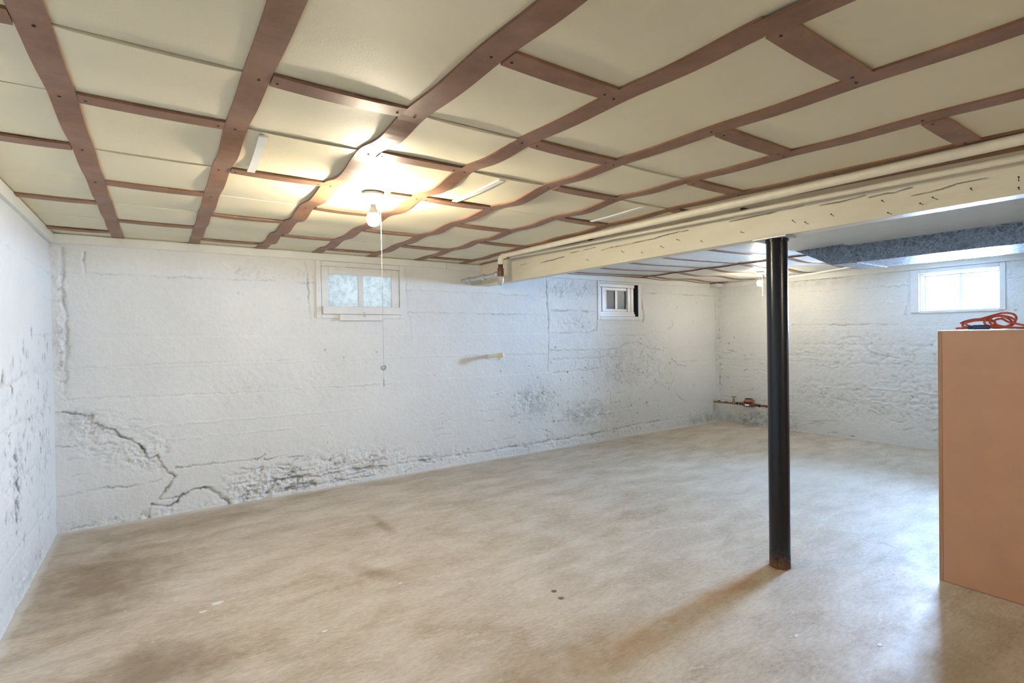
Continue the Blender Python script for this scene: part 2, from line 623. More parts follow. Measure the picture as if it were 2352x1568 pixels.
def relief(us, vs, lines, pits, rough, stains, seed, wob=0.016, steps=()):
    """height (towards the room), dirt and stain on a wall grid"""
    U, V = np.meshgrid(us, vs, indexing='ij')
    h = 0.010 * fbm(U, V, 1.1, 3, seed) + 0.0035 * fbm(U, V, 7, 3, seed + 40)
    # faint form-board courses
    vv = V + 0.012 * fbm(U, V, 1.5, 2, seed + 3)
    k = np.floor(vv / 0.232)
    h += 0.0028 * (TAB[k.astype(int) & 255, 9 + seed % 50] - 0.5)
    m = np.zeros_like(h)
    for (cu, cv, ru, rv, a) in rough:
        m = np.maximum(m, a * np.exp(-((U - cu) / ru) ** 2 - ((V - cv) / rv) ** 2))
    m = m * (0.6 + 1.1 * np.clip(fbm(U, V, 6, 3, seed + 11) + 0.3, 0, 1))
    lump = fbm(U, V, 24, 5, seed + 70, 0.68)
    h += m * (0.019 * lump - 0.004)
    dirt = np.clip(m * np.clip(-lump - 0.24, 0, 1) * 1.9, 0, 0.8)  # hollows of the rough coat also darkened in colour
    stain = np.zeros_like(h)
    for (cu, cv, ru, rv, a) in stains:
        stain = np.maximum(stain, a * np.exp(-((U - cu) / ru) ** 2 - ((V - cv) / rv) ** 2))
    WU = wob * fbm(U, V, 18, 5, seed + 90, 0.72)
    WV = wob * fbm(U, V, 18, 5, seed + 130, 0.72)
    for poly, drop in steps:
        P = np.array(poly, float)
        inside = np.zeros(U.shape, bool)
        x, y = U + WU, V + WV
        for (xa, ya), (xb, yb) in zip(P, np.roll(P, -1, 0)):
            if ya != yb:
                cr = ((ya > y) != (yb > y)) & (x < (xb - xa) * (y - ya) / (yb - ya) + xa)
                inside ^= cr
        h -= drop * inside
    for pts, depth, width, dd in lines:
        P = np.array(pts, float)
        lo, hi = P.min(0) - 0.06, P.max(0) + 0.06
        i0, i1 = np.searchsorted(us, [lo[0], hi[0]])
        j0, j1 = np.searchsorted(vs, [lo[1], hi[1]])
        if i1 <= i0 or j1 <= j0:
            continue
        sl = (slice(i0, i1), slice(j0, j1))
        x, y = U[sl] + WU[sl], V[sl] + WV[sl]
        best = np.full(x.shape, 9.0)
        for a, b in zip(P[:-1], P[1:]):
            d = b - a
            t = np.clip(((x - a[0]) * d[0] + (y - a[1]) * d[1]) / max(d @ d, 1e-9), 0, 1)
            best = np.minimum(best, np.hypot(x - a[0] - t * d[0], y - a[1] - t * d[1]))
        mod = np.clip(0.75 + 1.2 * fbm(x, y, 9, 2, seed + 7), 0.1, 1.3)
        e = np.exp(-(best / width) ** 2) * mod
        h[sl] -= depth * e
        dirt[sl] = np.maximum(dirt[sl], np.clip(dd * np.minimum(e, 1) ** 1.8 * 1.15, 0, 1))  # shade of cracks and courses painted in along with their dirt
    for (cu, cv, ru, rv, depth, dd) in pits:
        r = 2.5 * max(ru, rv)
        i0, i1 = np.searchsorted(us, [cu - r, cu + r])
        j0, j1 = np.searchsorted(vs, [cv - r, cv + r])
        sl = (slice(i0, i1), slice(j0, j1))
        e = np.exp(-((U[sl] + WU[sl] - cu) / ru) ** 2 - ((V[sl] + WV[sl] - cv) / rv) ** 2)
        h[sl] -= depth * e
        dirt[sl] = np.maximum(dirt[sl], np.clip(dd * e * 1.3, 0, 1))
    return h, dirt, stain


def axis(segments, snap=()):
    a = np.concatenate([np.arange(s, e, st) for s, e, st in segments] + [[segments[-1][1]]])
    for s in snap:
        a[np.argmin(abs(a - s))] = s
    return np.unique(a)


def sheet(name, us, vs, xyz, holes, mat, attrs):
    """grid mesh; xyz: three arrays over the grid; holes: (u0,u1,v0,v1)"""
    nu, nv = len(us), len(vs)
    me = bpy.data.meshes.new(name)
    I, J = np.meshgrid(np.arange(nu - 1), np.arange(nv - 1), indexing='ij')
    cu, cv = (us[:-1] + us[1:]) / 2, (vs[:-1] + vs[1:]) / 2
    keep = np.ones(I.shape, bool)
    for (u0, u1, v0, v1) in holes:
        keep &= ~(((cu > u0) & (cu < u1))[:, None] & ((cv > v0) & (cv < v1))[None, :])
    I, J = I[keep], J[keep]
    a = I * nv + J
    q = np.stack([a, a + nv, a + nv + 1, a + 1], 1).astype(np.int32)
    me.vertices.add(nu * nv)
    me.vertices.foreach_set('co', np.stack([c.ravel() for c in xyz], 1).ravel())
    me.loops.add(q.size)
    me.loops.foreach_set('vertex_index', q.ravel())
    me.polygons.add(len(q))
    me.polygons.foreach_set('loop_start', np.arange(0, q.size, 4, dtype=np.int32))
    me.update(calc_edges=True)
    me.polygons.foreach_set('use_smooth', np.ones(len(q), bool))
    for n, arr in attrs.items():
        me.attributes.new(n, 'FLOAT', 'POINT').data.foreach_set('value', arr.ravel().astype(np.float32))
    me.materials.append(mat)
    me.validate()
    o = bpy.data.objects.new(name, me)
    col.objects.link(o)
    return o


# ------------------------------------------------------------------ floor
g = G()
g.box((XL - 0.1, YF - 0.1, -0.12), (XR + 0.1, YB + 0.1, 0.0))
struct(obj('floor', g, M['floor']), 'bare stained concrete floor with rust and painted post shadow beside the post')

# ------------------------------------------------------------------ back wall
lines_b = [
    # open cracks of the broken parging, lower left
    ([(-0.584, 0.87), (-0.511, 0.851), (-0.418, 0.826), (-0.412, 0.772), (-0.361, 0.75), (-0.283, 0.708), (-0.251, 0.654), (-0.177, 0.62), (-0.144, 0.582)], 0.016, 0.008, 0.6),
    ([(-0.144, 0.582), (-0.117, 0.536), (-0.097, 0.473), (-0.069, 0.46), (-0.027, 0.476), (0.001, 0.424)], 0.022, 0.009, 0.75),
    ([(-0.021, 0.375), (0.015, 0.387), (0.057, 0.328), (0.093, 0.296), (0.048, 0.233), (0.026, 0.202), (-0.019, 0.136)], 0.016, 0.008, 0.45),
    ([(-0.019, 0.136), (0.046, 0.133), (0.113, 0.134)], 0.016, 0.006, 0.7),
    ([(-0.069, 0.099), (-0.005, 0.077), (0.045, 0.063), (0.104, 0.1), (0.128, 0.14), (0.203, 0.17), (0.288, 0.169)], 0.024, 0.009, 0.85),
    ([(0.288, 0.169), (0.358, 0.124), (0.421, 0.072), (0.455, 0.04), (0.455, 0.01)], 0.026, 0.013, 0.9),
    ([(0.095, 0.362), (0.71, 0.347), (0.733, 0.382)], 0.009, 0.005, 0.6),
    ([(0.732, 0.332), (0.878, 0.347), (0.933, 0.324), (1.063, 0.325)], 0.009, 0.005, 0.6),
    ([(-0.56, 0.015), (-0.49, 0.02), (-0.427, 0.012)], 0.012, 0.007, 0.8),
    ([(-0.62, 0.62), (-0.528, 0.616), (-0.421, 0.622)], 0.010, 0.007, 0.5),
    ([(-0.62, 0.258), (-0.447, 0.271), (-0.285, 0.27), (-0.115, 0.27), (-0.009, 0.278)], 0.010, 0.007, 0.4),
    ([(0.55, 0.05), (0.8, 0.04), (1.1, 0.045), (1.4, 0.04), (1.7, 0.04)], 0.012, 0.009, 0.55),
    ([(0.6, 0.13), (0.9, 0.14), (1.2, 0.12), (1.5, 0.13), (1.9, 0.11)], 0.012, 0.010, 0.5),
    # form-board courses
    ([(-0.51, 1.868), (0.1, 1.872), (0.74, 1.87), (1.19, 1.866)], 0.004, 0.005, 0.28),
    ([(-0.56, 1.415), (0.4, 1.41)], 0.002, 0.005, 0.05),
    ([(-0.58, 1.178), (0.205, 1.186), (1.3, 1.18)], 0.004, 0.006, 0.15),
    ([(-0.585, 0.954), (0.0, 0.94), (0.72, 0.918), (1.9, 0.91)], 0.005, 0.006, 0.18),
    ([(-0.237, 0.709), (0.3, 0.708), (0.717, 0.702), (1.6, 0.70)], -0.006, 0.006, 0.0),
    ([(-0.097, 0.596), (0.35, 0.59), (0.715, 0.582), (1.25, 0.58)], -0.005, 0.005, 0.0),
    ([(2.05, 1.838), (2.58, 1.838), (3.82, 1.826)], 0.004, 0.005, 0.30),
    ([(2.05, 1.615), (2.58, 1.613), (3.83, 1.597)], 0.006, 0.005, 0.40),
    ([(2.70, 1.16), (3.82, 1.135)], 0.003, 0.005, 0.2),
    ([(3.90, 1.667), (4.65, 1.66)], 0.006, 0.010, 0.25),
    ([(3.89, 1.388), (4.40, 1.388), (4.52, 1.40), (4.62, 1.43)], 0.008, 0.006, 0.45),
    ([(4.67, 1.345), (5.54, 1.344)], 0.005, 0.005, 0.3),
    ([(3.89, 1.182), (4.4, 1.172), (4.956, 1.167)], 0.007, 0.009, 0.22),
    ([(3.93, 1.068), (5.0, 1.07)], 0.006, 0.012, 0.18),
    ([(3.92, 0.915), (4.9, 0.93)], 0.006, 0.012, 0.15),
    ([(5.52, 1.930), (6.3, 1.932), (7.2, 1.931)], 0.005, 0.005, 0.45),
    ([(5.60, 1.394), (6.0, 1.39)], 0.003, 0.004, 0.3),
    ([(5.9, 1.162), (6.4, 1.16)], 0.002, 0.004, 0.15),
    ([(5.74, 0.978), (6.5, 0.965), (7.21, 0.953)], -0.005, 0.006, 0.1),
    ([(3.15, 0.098), (3.46, 0.104), (3.85, 0.102), (4.14, 0.103), (4.68, 0.101), (5.13, 0.13), (6.0, 0.14)], 0.012, 0.010, 0.45),
    ([(2.0, 0.10), (2.5, 0.11), (3.15, 0.098)], 0.008, 0.009, 0.35),
    ([(3.885, 0.33), (4.459, 0.347), (4.906, 0.349), (5.251, 0.358)], -0.006, 0.006, 0.0),
    ([(3.64, 0.26), (3.775, 0.244), (3.913, 0.179)], 0.006, 0.005, 0.3),
    # cold joint right of the beam
    ([(3.82, 2.05), (3.835, 1.95), (3.845, 1.80), (3.848, 1.64)], 0.010, 0.010, 0.45),
    ([(3.848, 1.64), (3.862, 1.373), (3.855, 1.13), (3.843, 0.925)], 0.008, 0.009, 0.28),
    ([(4.65, 2.04), (4.655, 1.66), (4.64, 1.42)], 0.007, 0.008, 0.35),
    ([(-0.555, 2.05), (-0.56, 1.7), (-0.545, 1.35), (-0.56, 1.0)], 0.008, 0.012, 0.25),
    ([(-0.43, 2.02), (-0.435, 1.88)], 0.010, 0.007, 0.5),
    ([(1.10, 2.05), (1.12, 1.8), (1.13, 1.55)], 0.006, 0.008, 0.3),
    ([(2.06, 2.0), (2.07, 1.6), (2.10, 1.56), (2.10, 1.3)], 0.003, 0.006, 0.2),
    ([(5.49, 2.02), (5.50, 1.75), (5.53, 1.60), (5.50, 1.54)], 0.014, 0.012, 0.5),
    ([(7.14, 2.05), (7.16, 1.5), (7.15, 1.0), (7.17, 0.5)], 0.006, 0.01, 0.2),
]
thin = [[(4.997, 1.168), (4.948, 1.062), (4.918, 0.976)], [(4.978, 1.168), (5.131, 1.232), (5.367, 1.255)],
        [(5.567, 1.089), (5.711, 1.006), (5.817, 0.973), (5.835, 0.8), (5.79, 0.674), (5.641, 0.612)],
        [(5.875, 0.64), (6.049, 0.57), (6.118, 0.668), (6.143, 0.769)], [(6.14, 0.6), (6.228, 0.453), (6.342, 0.385), (6.435, 0.362)],
        [(4.875, 0.639), (4.864, 0.546), (4.881, 0.452)], [(6.503, 0.19), (6.524, 0.067), (6.62, 0.041)],
        [(5.387, 1.268), (5.548, 1.181), (5.756, 1.147), (5.928, 1.128)], [(6.102, 1.006), (6.236, 0.912), (6.444, 0.873)],
        [(4.471, 1.002), (4.504, 0.936), (4.557, 0.927)]]
for t in thin:
    lines_b.append((t, 0.006, 0.006, 0.5))
for i in range(34):        # crazed paint under the second window
    x, z = random.gauss(5.25, 0.45), random.gauss(0.92, 0.19)
    a = random.uniform(0, 6.28)
    pl = [(x, z)]
    for k in range(random.randint(3, 6)):
        a += random.uniform(-1.0, 1.0)
        x += 0.05 * math.cos(a)
        z += 0.035 * math.sin(a)
        pl.append((x, z))
    lines_b.append((pl, 0.004, 0.005, random.uniform(0.2, 0.45)))
for i in range(46):        # short ragged ledges in the rough band at the foot of the wall
    x = random.uniform(0.45, 2.3)
    z = random.uniform(0.03, 0.30) * (1.0 - 0.25 * (x - 0.45) / 1.85)
    lines_b.append(([(x, z), (x + random.uniform(0.04, 0.12), z + random.uniform(-0.02, 0.02)), (x + random.uniform(0.13, 0.25), z + random.uniform(-0.025, 0.03))],
                    random.uniform(0.006, 0.013), 0.008, random.uniform(0.15, 0.5)))
for i in range(26):
    x, z = random.uniform(-0.58, -0.1), random.uniform(0.35, 0.85)
    lines_b.append(([(x, z), (x + 0.05, z + random.uniform(-0.02, 0.02)), (x + 0.11, z + random.uniform(-0.03, 0.02))], 0.006, 0.007, random.uniform(0.1, 0.35)))
for i in range(60):
    x, z = random.uniform(2.2, 6.2), random.uniform(0.08, 0.85)
    lines_b.append(([(x, z), (x + random.uniform(0.03, 0.09), z + random.uniform(-0.03, 0.02)), (x + random.uniform(0.1, 0.18), z + random.uniform(-0.03, 0.03))], 0.005, 0.006, random.uniform(0.05, 0.3)))
pits_b = []
for i in range(110):
    r = random.uniform(0.005, 0.010)
    pits_b.append((random.gauss(4.7, 0.75), random.gauss(0.62, 0.27), r * 1.5, r, 0.008, random.choice([0.25, 0.4, 0.7])))
for i in range(50):
    r = random.uniform(0.005, 0.008)
    pits_b.append((random.uniform(-0.5, 7.0), random.uniform(0.2, 1.95), r, r, 0.006, random.choice([0.1, 0.25, 0.5])))
rough_b = [(-0.42, 0.70, 0.20, 0.14, 0.8), (-0.12, 0.55, 0.22, 0.16, 0.75), (0.62, 0.07, 0.25, 0.12, 1.0), (1.05, 0.16, 0.45, 0.16, 1.0), (1.60, 0.17, 0.40, 0.15, 0.8), (2.3, 0.10, 0.7, 0.10, 0.55),
           (4.86, 0.90, 0.35, 0.20, 0.55), (5.5, 0.92, 0.55, 0.30, 0.5), (3.65, 0.62, 0.25, 0.14, 0.75), (4.45, 0.38, 0.4, 0.12, 0.7), (0.81, 1.95, 0.30, 0.07, 0.6),
           (4.05, 1.90, 0.18, 0.10, 0.6), (4.25, 1.95, 0.40, 0.12, 0.5), (4.3, 1.50, 0.35, 0.12, 0.35), (-0.58, 1.5, 0.05, 0.7, 0.6), (7.18, 1.0, 0.05, 1.0, 0.7), (6.6, 0.10, 0.5, 0.10, 0.6),
           (0.3, 0.02, 0.9, 0.04, 0.6), (4.5, 0.08, 1.6, 0.07, 0.6), (0.9, 1.0, 0.8, 0.2, 0.16)]
stain_b = [(3.65, 0.60, 0.30, 0.18, 0.75), (4.5, 0.36, 0.50, 0.16, 0.8), (5.0, 0.95, 0.55, 0.25, 0.35), (6.9, 0.06, 0.45, 0.10, 0.8), (7.1, 0.20, 0.04, 0.14, 0.9), (-0.5, 0.75, 0.15, 0.1, 0.3)]
us = axis([(XL - 0.03, XR + 0.03, 0.0062)], (1.205, 2.02, 4.675, 5.45))
vs = axis([(-0.02, H + 0.06, 0.0062)], (1.565, 2.065, 1.57, 2.045))
# where the parging has broken away the wall sits back from the smooth coat
broken = [([(-0.66, 0.88), (-0.511, 0.851), (-0.418, 0.826), (-0.412, 0.772), (-0.361, 0.75), (-0.283, 0.708), (-0.251, 0.654), (-0.177, 0.62), (-0.144, 0.582), (-0.117, 0.536), (-0.097, 0.473), (-0.069, 0.46),
            (-0.027, 0.476), (0.001, 0.424), (0.015, 0.387), (0.057, 0.328), (0.093, 0.296), (0.048, 0.233), (0.026, 0.202), (-0.019, 0.136), (-0.069, 0.099), (-0.10, -0.05), (-0.66, -0.05)], 0.009),
          ([(0.104, 0.10), (0.128, 0.14), (0.203, 0.17), (0.288, 0.169), (0.358, 0.124), (0.421, 0.072), (0.455, 0.03), (0.45, -0.05), (0.06, -0.05), (0.045, 0.063)], 0.008)]
h, dirt, stain = relief(us, vs, lines_b, pits_b, rough_b, stain_b, 3, steps=broken)
U, V = np.meshgrid(us, vs, indexing='ij')
holes = [(1.205, 2.02, 1.565, 2.065), (4.675, 5.45, 1.57, 2.045)]
for (u0, u1, v0, v1) in holes:      # the paint is flat where casings sit on it
    d = np.maximum(np.maximum(u0 - U, U - u1), np.maximum(v0 - V, V - v1))
    h = h * np.clip((d - 0.02) / 0.06, 0.1, 1)
wb = sheet('wall_back', us, vs, (U, YB - h, V), holes, M['wall'], {'dirt': dirt, 'stain': stain})
struct(wb, 'white painted board-formed concrete wall with cracks and two small windows')

# ------------------------------------------------------------------ left wall
lines_l = [([(3.0, 1.22), (3.6, 1.15), (4.1, 1.20), (4.5, 1.17), (4.88, 1.18)], 0.010, 0.012, 0.2), ([(2.6, 1.86), (4.89, 1.86)], 0.004, 0.006, 0.15),
           ([(2.6, 0.95), (4.88, 0.93)], 0.006, 0.008, 0.15), ([(4.5, 1.68), (4.88, 1.67)], 0.006, 0.006, 0.3), ([(4.3, 1.42), (4.88, 1.42)], 0.006, 0.006, 0.2),
           ([(2.6, 0.62), (3.6, 0.64), (4.88, 0.62)], 0.006, 0.008, 0.15), ([(2.6, 0.30), (4.88, 0.28)], 0.006, 0.008, 0.15)]
pits_l = []
for i in range(150):
    y = random.choice([random.gauss(3.75, 0.14), random.gauss(4.2, 0.30), random.gauss(4.55, 0.10)])
    z = random.gauss(0.78, 0.30)
    e = random.uniform(1.0, 3.2)
    r = random.uniform(0.006, 0.012)
    pits_l.append((y, z, r, r * e, 0.010, random.choice([0.6, 0.95, 1.0])))
for i in range(14):
    pits_l.append((3.72 + random.gauss(0, 0.03), random.uniform(0.45, 0.80), 0.012, 0.03, 0.014, 1.0))
for y, z in ((3.46, 1.21), (3.48, 1.19), (4.28, 0.06), (4.22, 0.33), (4.45, 0.95), (4.0, 1.30), (3.95, 1.32), (4.05, 1.30)):
    pits_l.append((y, z, 0.012, 0.022, 0.014, 1.0))
rough_l = [(3.8, 0.75, 0.5, 0.5, 0.5), (4.3, 0.85, 0.4, 0.35, 0.55), (4.0, 0.1, 0.9, 0.12, 0.5)]
us = axis([(YF, 2.5, 0.2), (2.5, YB + 0.03, 0.0065)])
vs = axis([(-0.02, H + 0.06, 0.0065)])
h, dirt, stain = relief(us, vs, lines_l, pits_l, rough_l, [(4.2, 0.05, 0.6, 0.08, 0.5)], 21)
U, V = np.meshgrid(us, vs, indexing='ij')
wl = sheet('wall_left', us, vs, (XL + h, U, V), [], M['wall'], {'dirt': dirt, 'stain': stain})
wl.data.flip_normals()
struct(wl, 'white painted concrete wall pocked with dark chips on the left')

# ------------------------------------------------------------------ right wall
lines_r = [([(1.4, 1.875), (2.35, 1.877), (3.69, 1.896), (4.88, 1.93)], 0.004, 0.005, 0.3), ([(2.5, 1.43), (3.77, 1.453)], 0.007, 0.006, 0.45),
           ([(2.45, 1.70), (2.9, 1.69), (3.3, 1.69)], -0.005, 0.005, 0.0), ([(1.4, 1.18), (4.88, 1.20)], 0.004, 0.007, 0.1), ([(1.4, 0.95), (4.88, 0.96)], 0.004, 0.007, 0.12),
           ([(1.4, 0.60), (2.6, 0.66), (3.4, 0.62)], -0.008, 0.007, 0.0), ([(2.0, 0.50), (2.6, 0.47), (3.0, 0.52)], -0.006, 0.007, 0.0), ([(2.9, 2.06), (3.4, 2.06), (3.8, 2.05)], 0.010, 0.010, 0.5),
           ([(2.395, 2.02), (2.40, 1.85), (2.41, 1.70), (2.44, 1.56)], -0.016, 0.014, 0.12), ([(1.545, 2.0), (1.54, 1.78), (1.545, 1.62), (1.52, 1.56)], -0.016, 0.014, 0.12),
           ([(3.7, 0.24), (3.95, 0.22), (4.2, 0.26)], 0.008, 0.008, 0.5), ([(4.62, 0.16), (4.55, 0.08), (4.50, 0.03)], 0.010, 0.007, 0.7), ([(3.8, 0.02), (4.3, 0.02), (4.6, 0.02)], 0.012, 0.008, 0.7),
           ([(3.9, 0.15), (4.1, 0.17), (4.25, 0.12)], 0.006, 0.006, 0.5), ([(3.2, 0.05), (3.3, 0.03)], 0.01, 0.008, 0.7), ([(3.0, 0.03), (3.12, 0.02)], 0.01, 0.008, 0.7)]
for i in range(80):
    y, z = random.uniform(1.6, 4.7), random.uniform(0.08, 1.30)
    lines_r.append(([(y, z), (y + random.uniform(0.04, 0.12), z + random.uniform(-0.03, 0.03)), (y + random.uniform(0.14, 0.26), z + random.uniform(-0.04, 0.03))],
                    random.choice([-1, 1, 1]) * random.uniform(0.004, 0.009), 0.008, random.uniform(0.0, 0.35)))
pits_r = []
for i in range(60):
    r = random.uniform(0.005, 0.009)
    pits_r.append((random.uniform(1.5, 4.8), random.uniform(0.1, 1.4), r * 1.6, r, 0.007, random.choice([0.1, 0.3, 0.6])))
rough_r = [(2.9, 1.1, 0.7, 0.25, 0.45), (3.1, 0.55, 0.9, 0.3, 0.5), (2.2, 0.6, 0.6, 0.4, 0.5), (4.2, 0.12, 0.5, 0.15, 0.6), (4.87, 1.1, 0.06, 0.9, 0.7), (1.95, 2.0, 0.9, 0.06, 0.3)]
us = axis([(YF, 1.2, 0.2), (1.2, YB + 0.03, 0.0105)], (1.58, 2.37))
vs = axis([(-0.02, H + 0.06, 0.0105)], (1.57, 2.03))
h, dirt, stain = relief(us, vs, lines_r, pits_r, rough_r, [(4.1, 0.10, 0.40, 0.14, 1.0), (4.6, 0.05, 0.3, 0.08, 0.8), (3.4, 2.0, 0.8, 0.05, 0.4)], 47)
U, V = np.meshgrid(us, vs, indexing='ij')
hole_r = (1.58, 2.37, 1.57, 2.03)
d = np.maximum(np.maximum(hole_r[0] - U, U - hole_r[1]), np.maximum(hole_r[2] - V, V - hole_r[3]))
h = h * np.clip((d - 0.02) / 0.05, 0.1, 1)
wr = sheet('wall_right', us, vs, (XR - h, U, V), [hole_r], M['wall'], {'dirt': dirt, 'stain': stain})
struct(wr, 'white painted concrete wall with a bright window on the right')

g = G()
g.box((XL - 0.1, YF - 0.1, -0.02), (XR + 0.1, YF, H + 0.06))
struct(obj('wall_front', g, M['wall']), 'white painted concrete wall behind the viewer')

# ------------------------------------------------------------------ ceiling, left bay: tiles nailed to joists with sagging battens
g = G()
g.box((XL - 0.1, YF - 0.1, 2.20), (XR + 0.1, YB + 0.1, 2.26))
ceiling = struct(obj('ceiling', g, M['panel']), 'low ceiling of cream fibreboard panels held by brown battens')

CB = [XL, -0.235, 0.25, 0.74, 1.205, 1.70, 2.195, 2.705, BX0]          # panel column edges; inner ones carry long battens
JO = [-0.80, -0.31, 0.18, 0.675, 1.16, 1.66, 2.14, 2.69, 3.21, 3.70, 4.18, 4.65, YB]
AMP = [0.0, 0.012, 0.018, 0.024, 0.018, 0.014, 0.012, 0.007, 0.0]


def zbase(y):
    return H - 0.055 * min(1.15, max(0.0, (2.1 - y) / 1.6))


arng = np.random.default_rng(5)
SAG = {}
for c in range(len(CB)):
    for r in range(len(JO) - 1):
        k = 1.0 if JO[r] > 2.0 else (0.6 if JO[r] > 1.5 else 0.28)
        if r == len(JO) - 2:
            k = 0.25
        SAG[c, r] = AMP[c] * k * (0.7 + 0.6 * arng.random())
SAG[3, 5] = 0.022
SAG[3, 6] = 0.036
SAG[2, 6] = 0.024
SAG[4, 6] = 0.026
SAG[5, 6] = 0.024
SAG[6, 6] = 0.020


def line_z(c, y):
    for r in range(len(JO) - 1):
        if JO[r] <= y <= JO[r + 1]:
            v = (y - JO[r]) / (JO[r + 1] - JO[r])
            return zbase(y) - SAG[c, r] * math.sin(math.pi * v) ** 2
    return zbase(y)


seam_open = {(1, 5), (1, 7), (2, 6), (3, 5), (4, 6), (6, 6), (5, 5)}


def bays(c):
    """joist index ranges covered by one panel; sheets run over two bays where no seam shows"""
    out, r = [], 0
    while r < len(JO) - 1:
        two = (c % 2 == 0 and r in (1, 3)) or (c % 2 == 1 and r in (2,))
        out.append((r, r + 2 if two else r + 1))
        r = out[-1][1]
    return out


for c in range(len(CB) - 1):
    for (ra, rb) in bays(c):
        x0, x1 = CB[c] + 0.001, CB[c + 1] - 0.001
        y0, y1 = JO[ra] + 0.0015, JO[rb] - 0.0015
        if (c, ra) in seam_open:
            y0 += 0.003
        n, m = 8, 8 * (rb - ra)
        tilt0, tilt1 = 0.004 * arng.random(), 0.004 * arng.random()
        if (c, ra) in seam_open:
            tilt0 += 0.008
        wob = 0.002 + 0.003 * arng.random()
        V_, F_ = [], []
        for i in range(n + 1):
            u = i / n
            for j in range(m + 1):
                v = j / m
                y = y0 + (y1 - y0) * v
                r = ra if (rb - ra == 1 or y < JO[ra + 1]) else ra + 1
                vb = (y - JO[r]) / (JO[r + 1] - JO[r])
                mid = 0.14 * (SAG[c, r] + SAG[c + 1, r]) + wob
                s_ = SAG[c, r] * (1 - u) ** 3.4 + SAG[c + 1, r] * u ** 3.4 + mid * 4 * u * (1 - u) * 0.6
                z = zbase(y) - s_ * math.sin(math.pi * vb) ** 2 - (tilt0 * (1 - v) ** 3 + tilt1 * v ** 3) * (4 * u * (1 - u)) ** 0.5
                V_.append((x0 + (x1 - x0) * u, y, z))
        k = m + 1
        for i in range(n):
            for j in range(m):
                a = i * k + j
                F_.append((a, a + 1, a + k + 1, a + k))
        ring = [j for j in range(k)] + [i * k + m for i in range(1, n + 1)] + [n * k + j for j in range(m - 1, -1, -1)] + [i * k for i in range(n - 1, 0, -1)]
        b0 = len(V_)
        for q in ring:
            p = V_[q]
            V_.append((p[0], p[1], p[2] + 0.012))
        L = len(ring)
        for q in range(L):
            F_.append((ring[q], b0 + q, b0 + (q + 1) % L, ring[(q + 1) % L]))
        g = G()
        g.add(V_, F_)
        obj('panel', g, M['panel'], ceiling, True, 35)


def ribbon(path, half, t, across):
    """bar of rectangular section: path of bottom-centre-top points (top face on the panels), half width along 'across'"""
    g = G()
    V_, F_ = [], []
    ax = Vector(across)
    for p in path:
        p = Vector(p)
        V_ += [p - ax * half, p + ax * half, p + ax * half - Vector((0, 0, t)), p - ax * half - Vector((0, 0, t))]
    n = len(path)
    for i in range(n - 1):
        for k in range(4):
            l = (k + 1) % 4
            F_.append((i * 4 + k, i * 4 + l, (i + 1) * 4 + l, (i + 1) * 4 + k))
    F_.append((0, 1, 2, 3))
    F_.append(tuple((n - 1) * 4 + k for k in (3, 2, 1, 0)))
    return g.add(V_, F_)


def nail_mesh():
    g = G()
    g.lathe([(0.0045, 0.0), (0.0045, -0.001), (0.0025, -0.0022)], (0, 0, 0), (0, 0, 1), 8)
    me = bpy.data.meshes.new('nail')
    me.from_pydata(g.v, [], g.f)
    me.materials.append(M['nail'])
    return me


NAIL = nail_mesh()


def nail(parent, x, y, z):
    o = bpy.data.objects.new('nail', NAIL)
    o.location = (x, y, z)
    return link(o, parent)


T = 0.009
WL = [0.036, 0.037, 0.043, 0.039, 0.039, 0.039, 0.038]
DX = [(0.0, 0.0), (0.0, 0.0), (0.006, -0.006), (0.012, -0.012), (0.018, -0.014), (0.022, -0.020), (-0.035, -0.020)]
for k in range(7):
    c = k + 1
    segs = [(-0.75, YB - 0.025)]
    if c == 4:
        segs = [(-0.75, 0.70), (0.675, YB - 0.025)]
    for si, (ya, yb) in enumerate(segs):
        n = int((yb - ya) / 0.04) + 1
        path = []
        for i in range(n + 1):
            y = ya + (yb - ya) * i / n
            f = min(1, max(0, (y - 0.5) / 4.3))
            x = CB[c] + DX[k][0] * (1 - f) + DX[k][1] * f
            dz = -0.010 if (c == 4 and si == 0) else 0.0
            path.append((x, y, line_z(c, y) + dz + 0.001))
        b = obj('batten', ribbon(path, WL[k], T, (1, 0, 0)), M['batten'], ceiling, False)
        for j, yj in enumerate(JO[1:-1]):
            if ya + 0.02 < yj < min(yb, 3.4) and yj > 0.1:
                f = min(1, max(0, (yj - 0.5) / 4.3))
                nail(b, CB[c] + DX[k][0] * (1 - f) + DX[k][1] * f + 0.02 * (arng.random() - 0.5), yj + 0.02, line_z(c, yj) - T)
# edge batten beside the beam
path = [(BX0 - 0.028, -0.75 + 0.04 * i, zbase(-0.75 + 0.04 * i)) for i in range(141)]
obj('batten', ribbon(path, 0.026, T, (1, 0, 0)), M['batten'], ceiling)

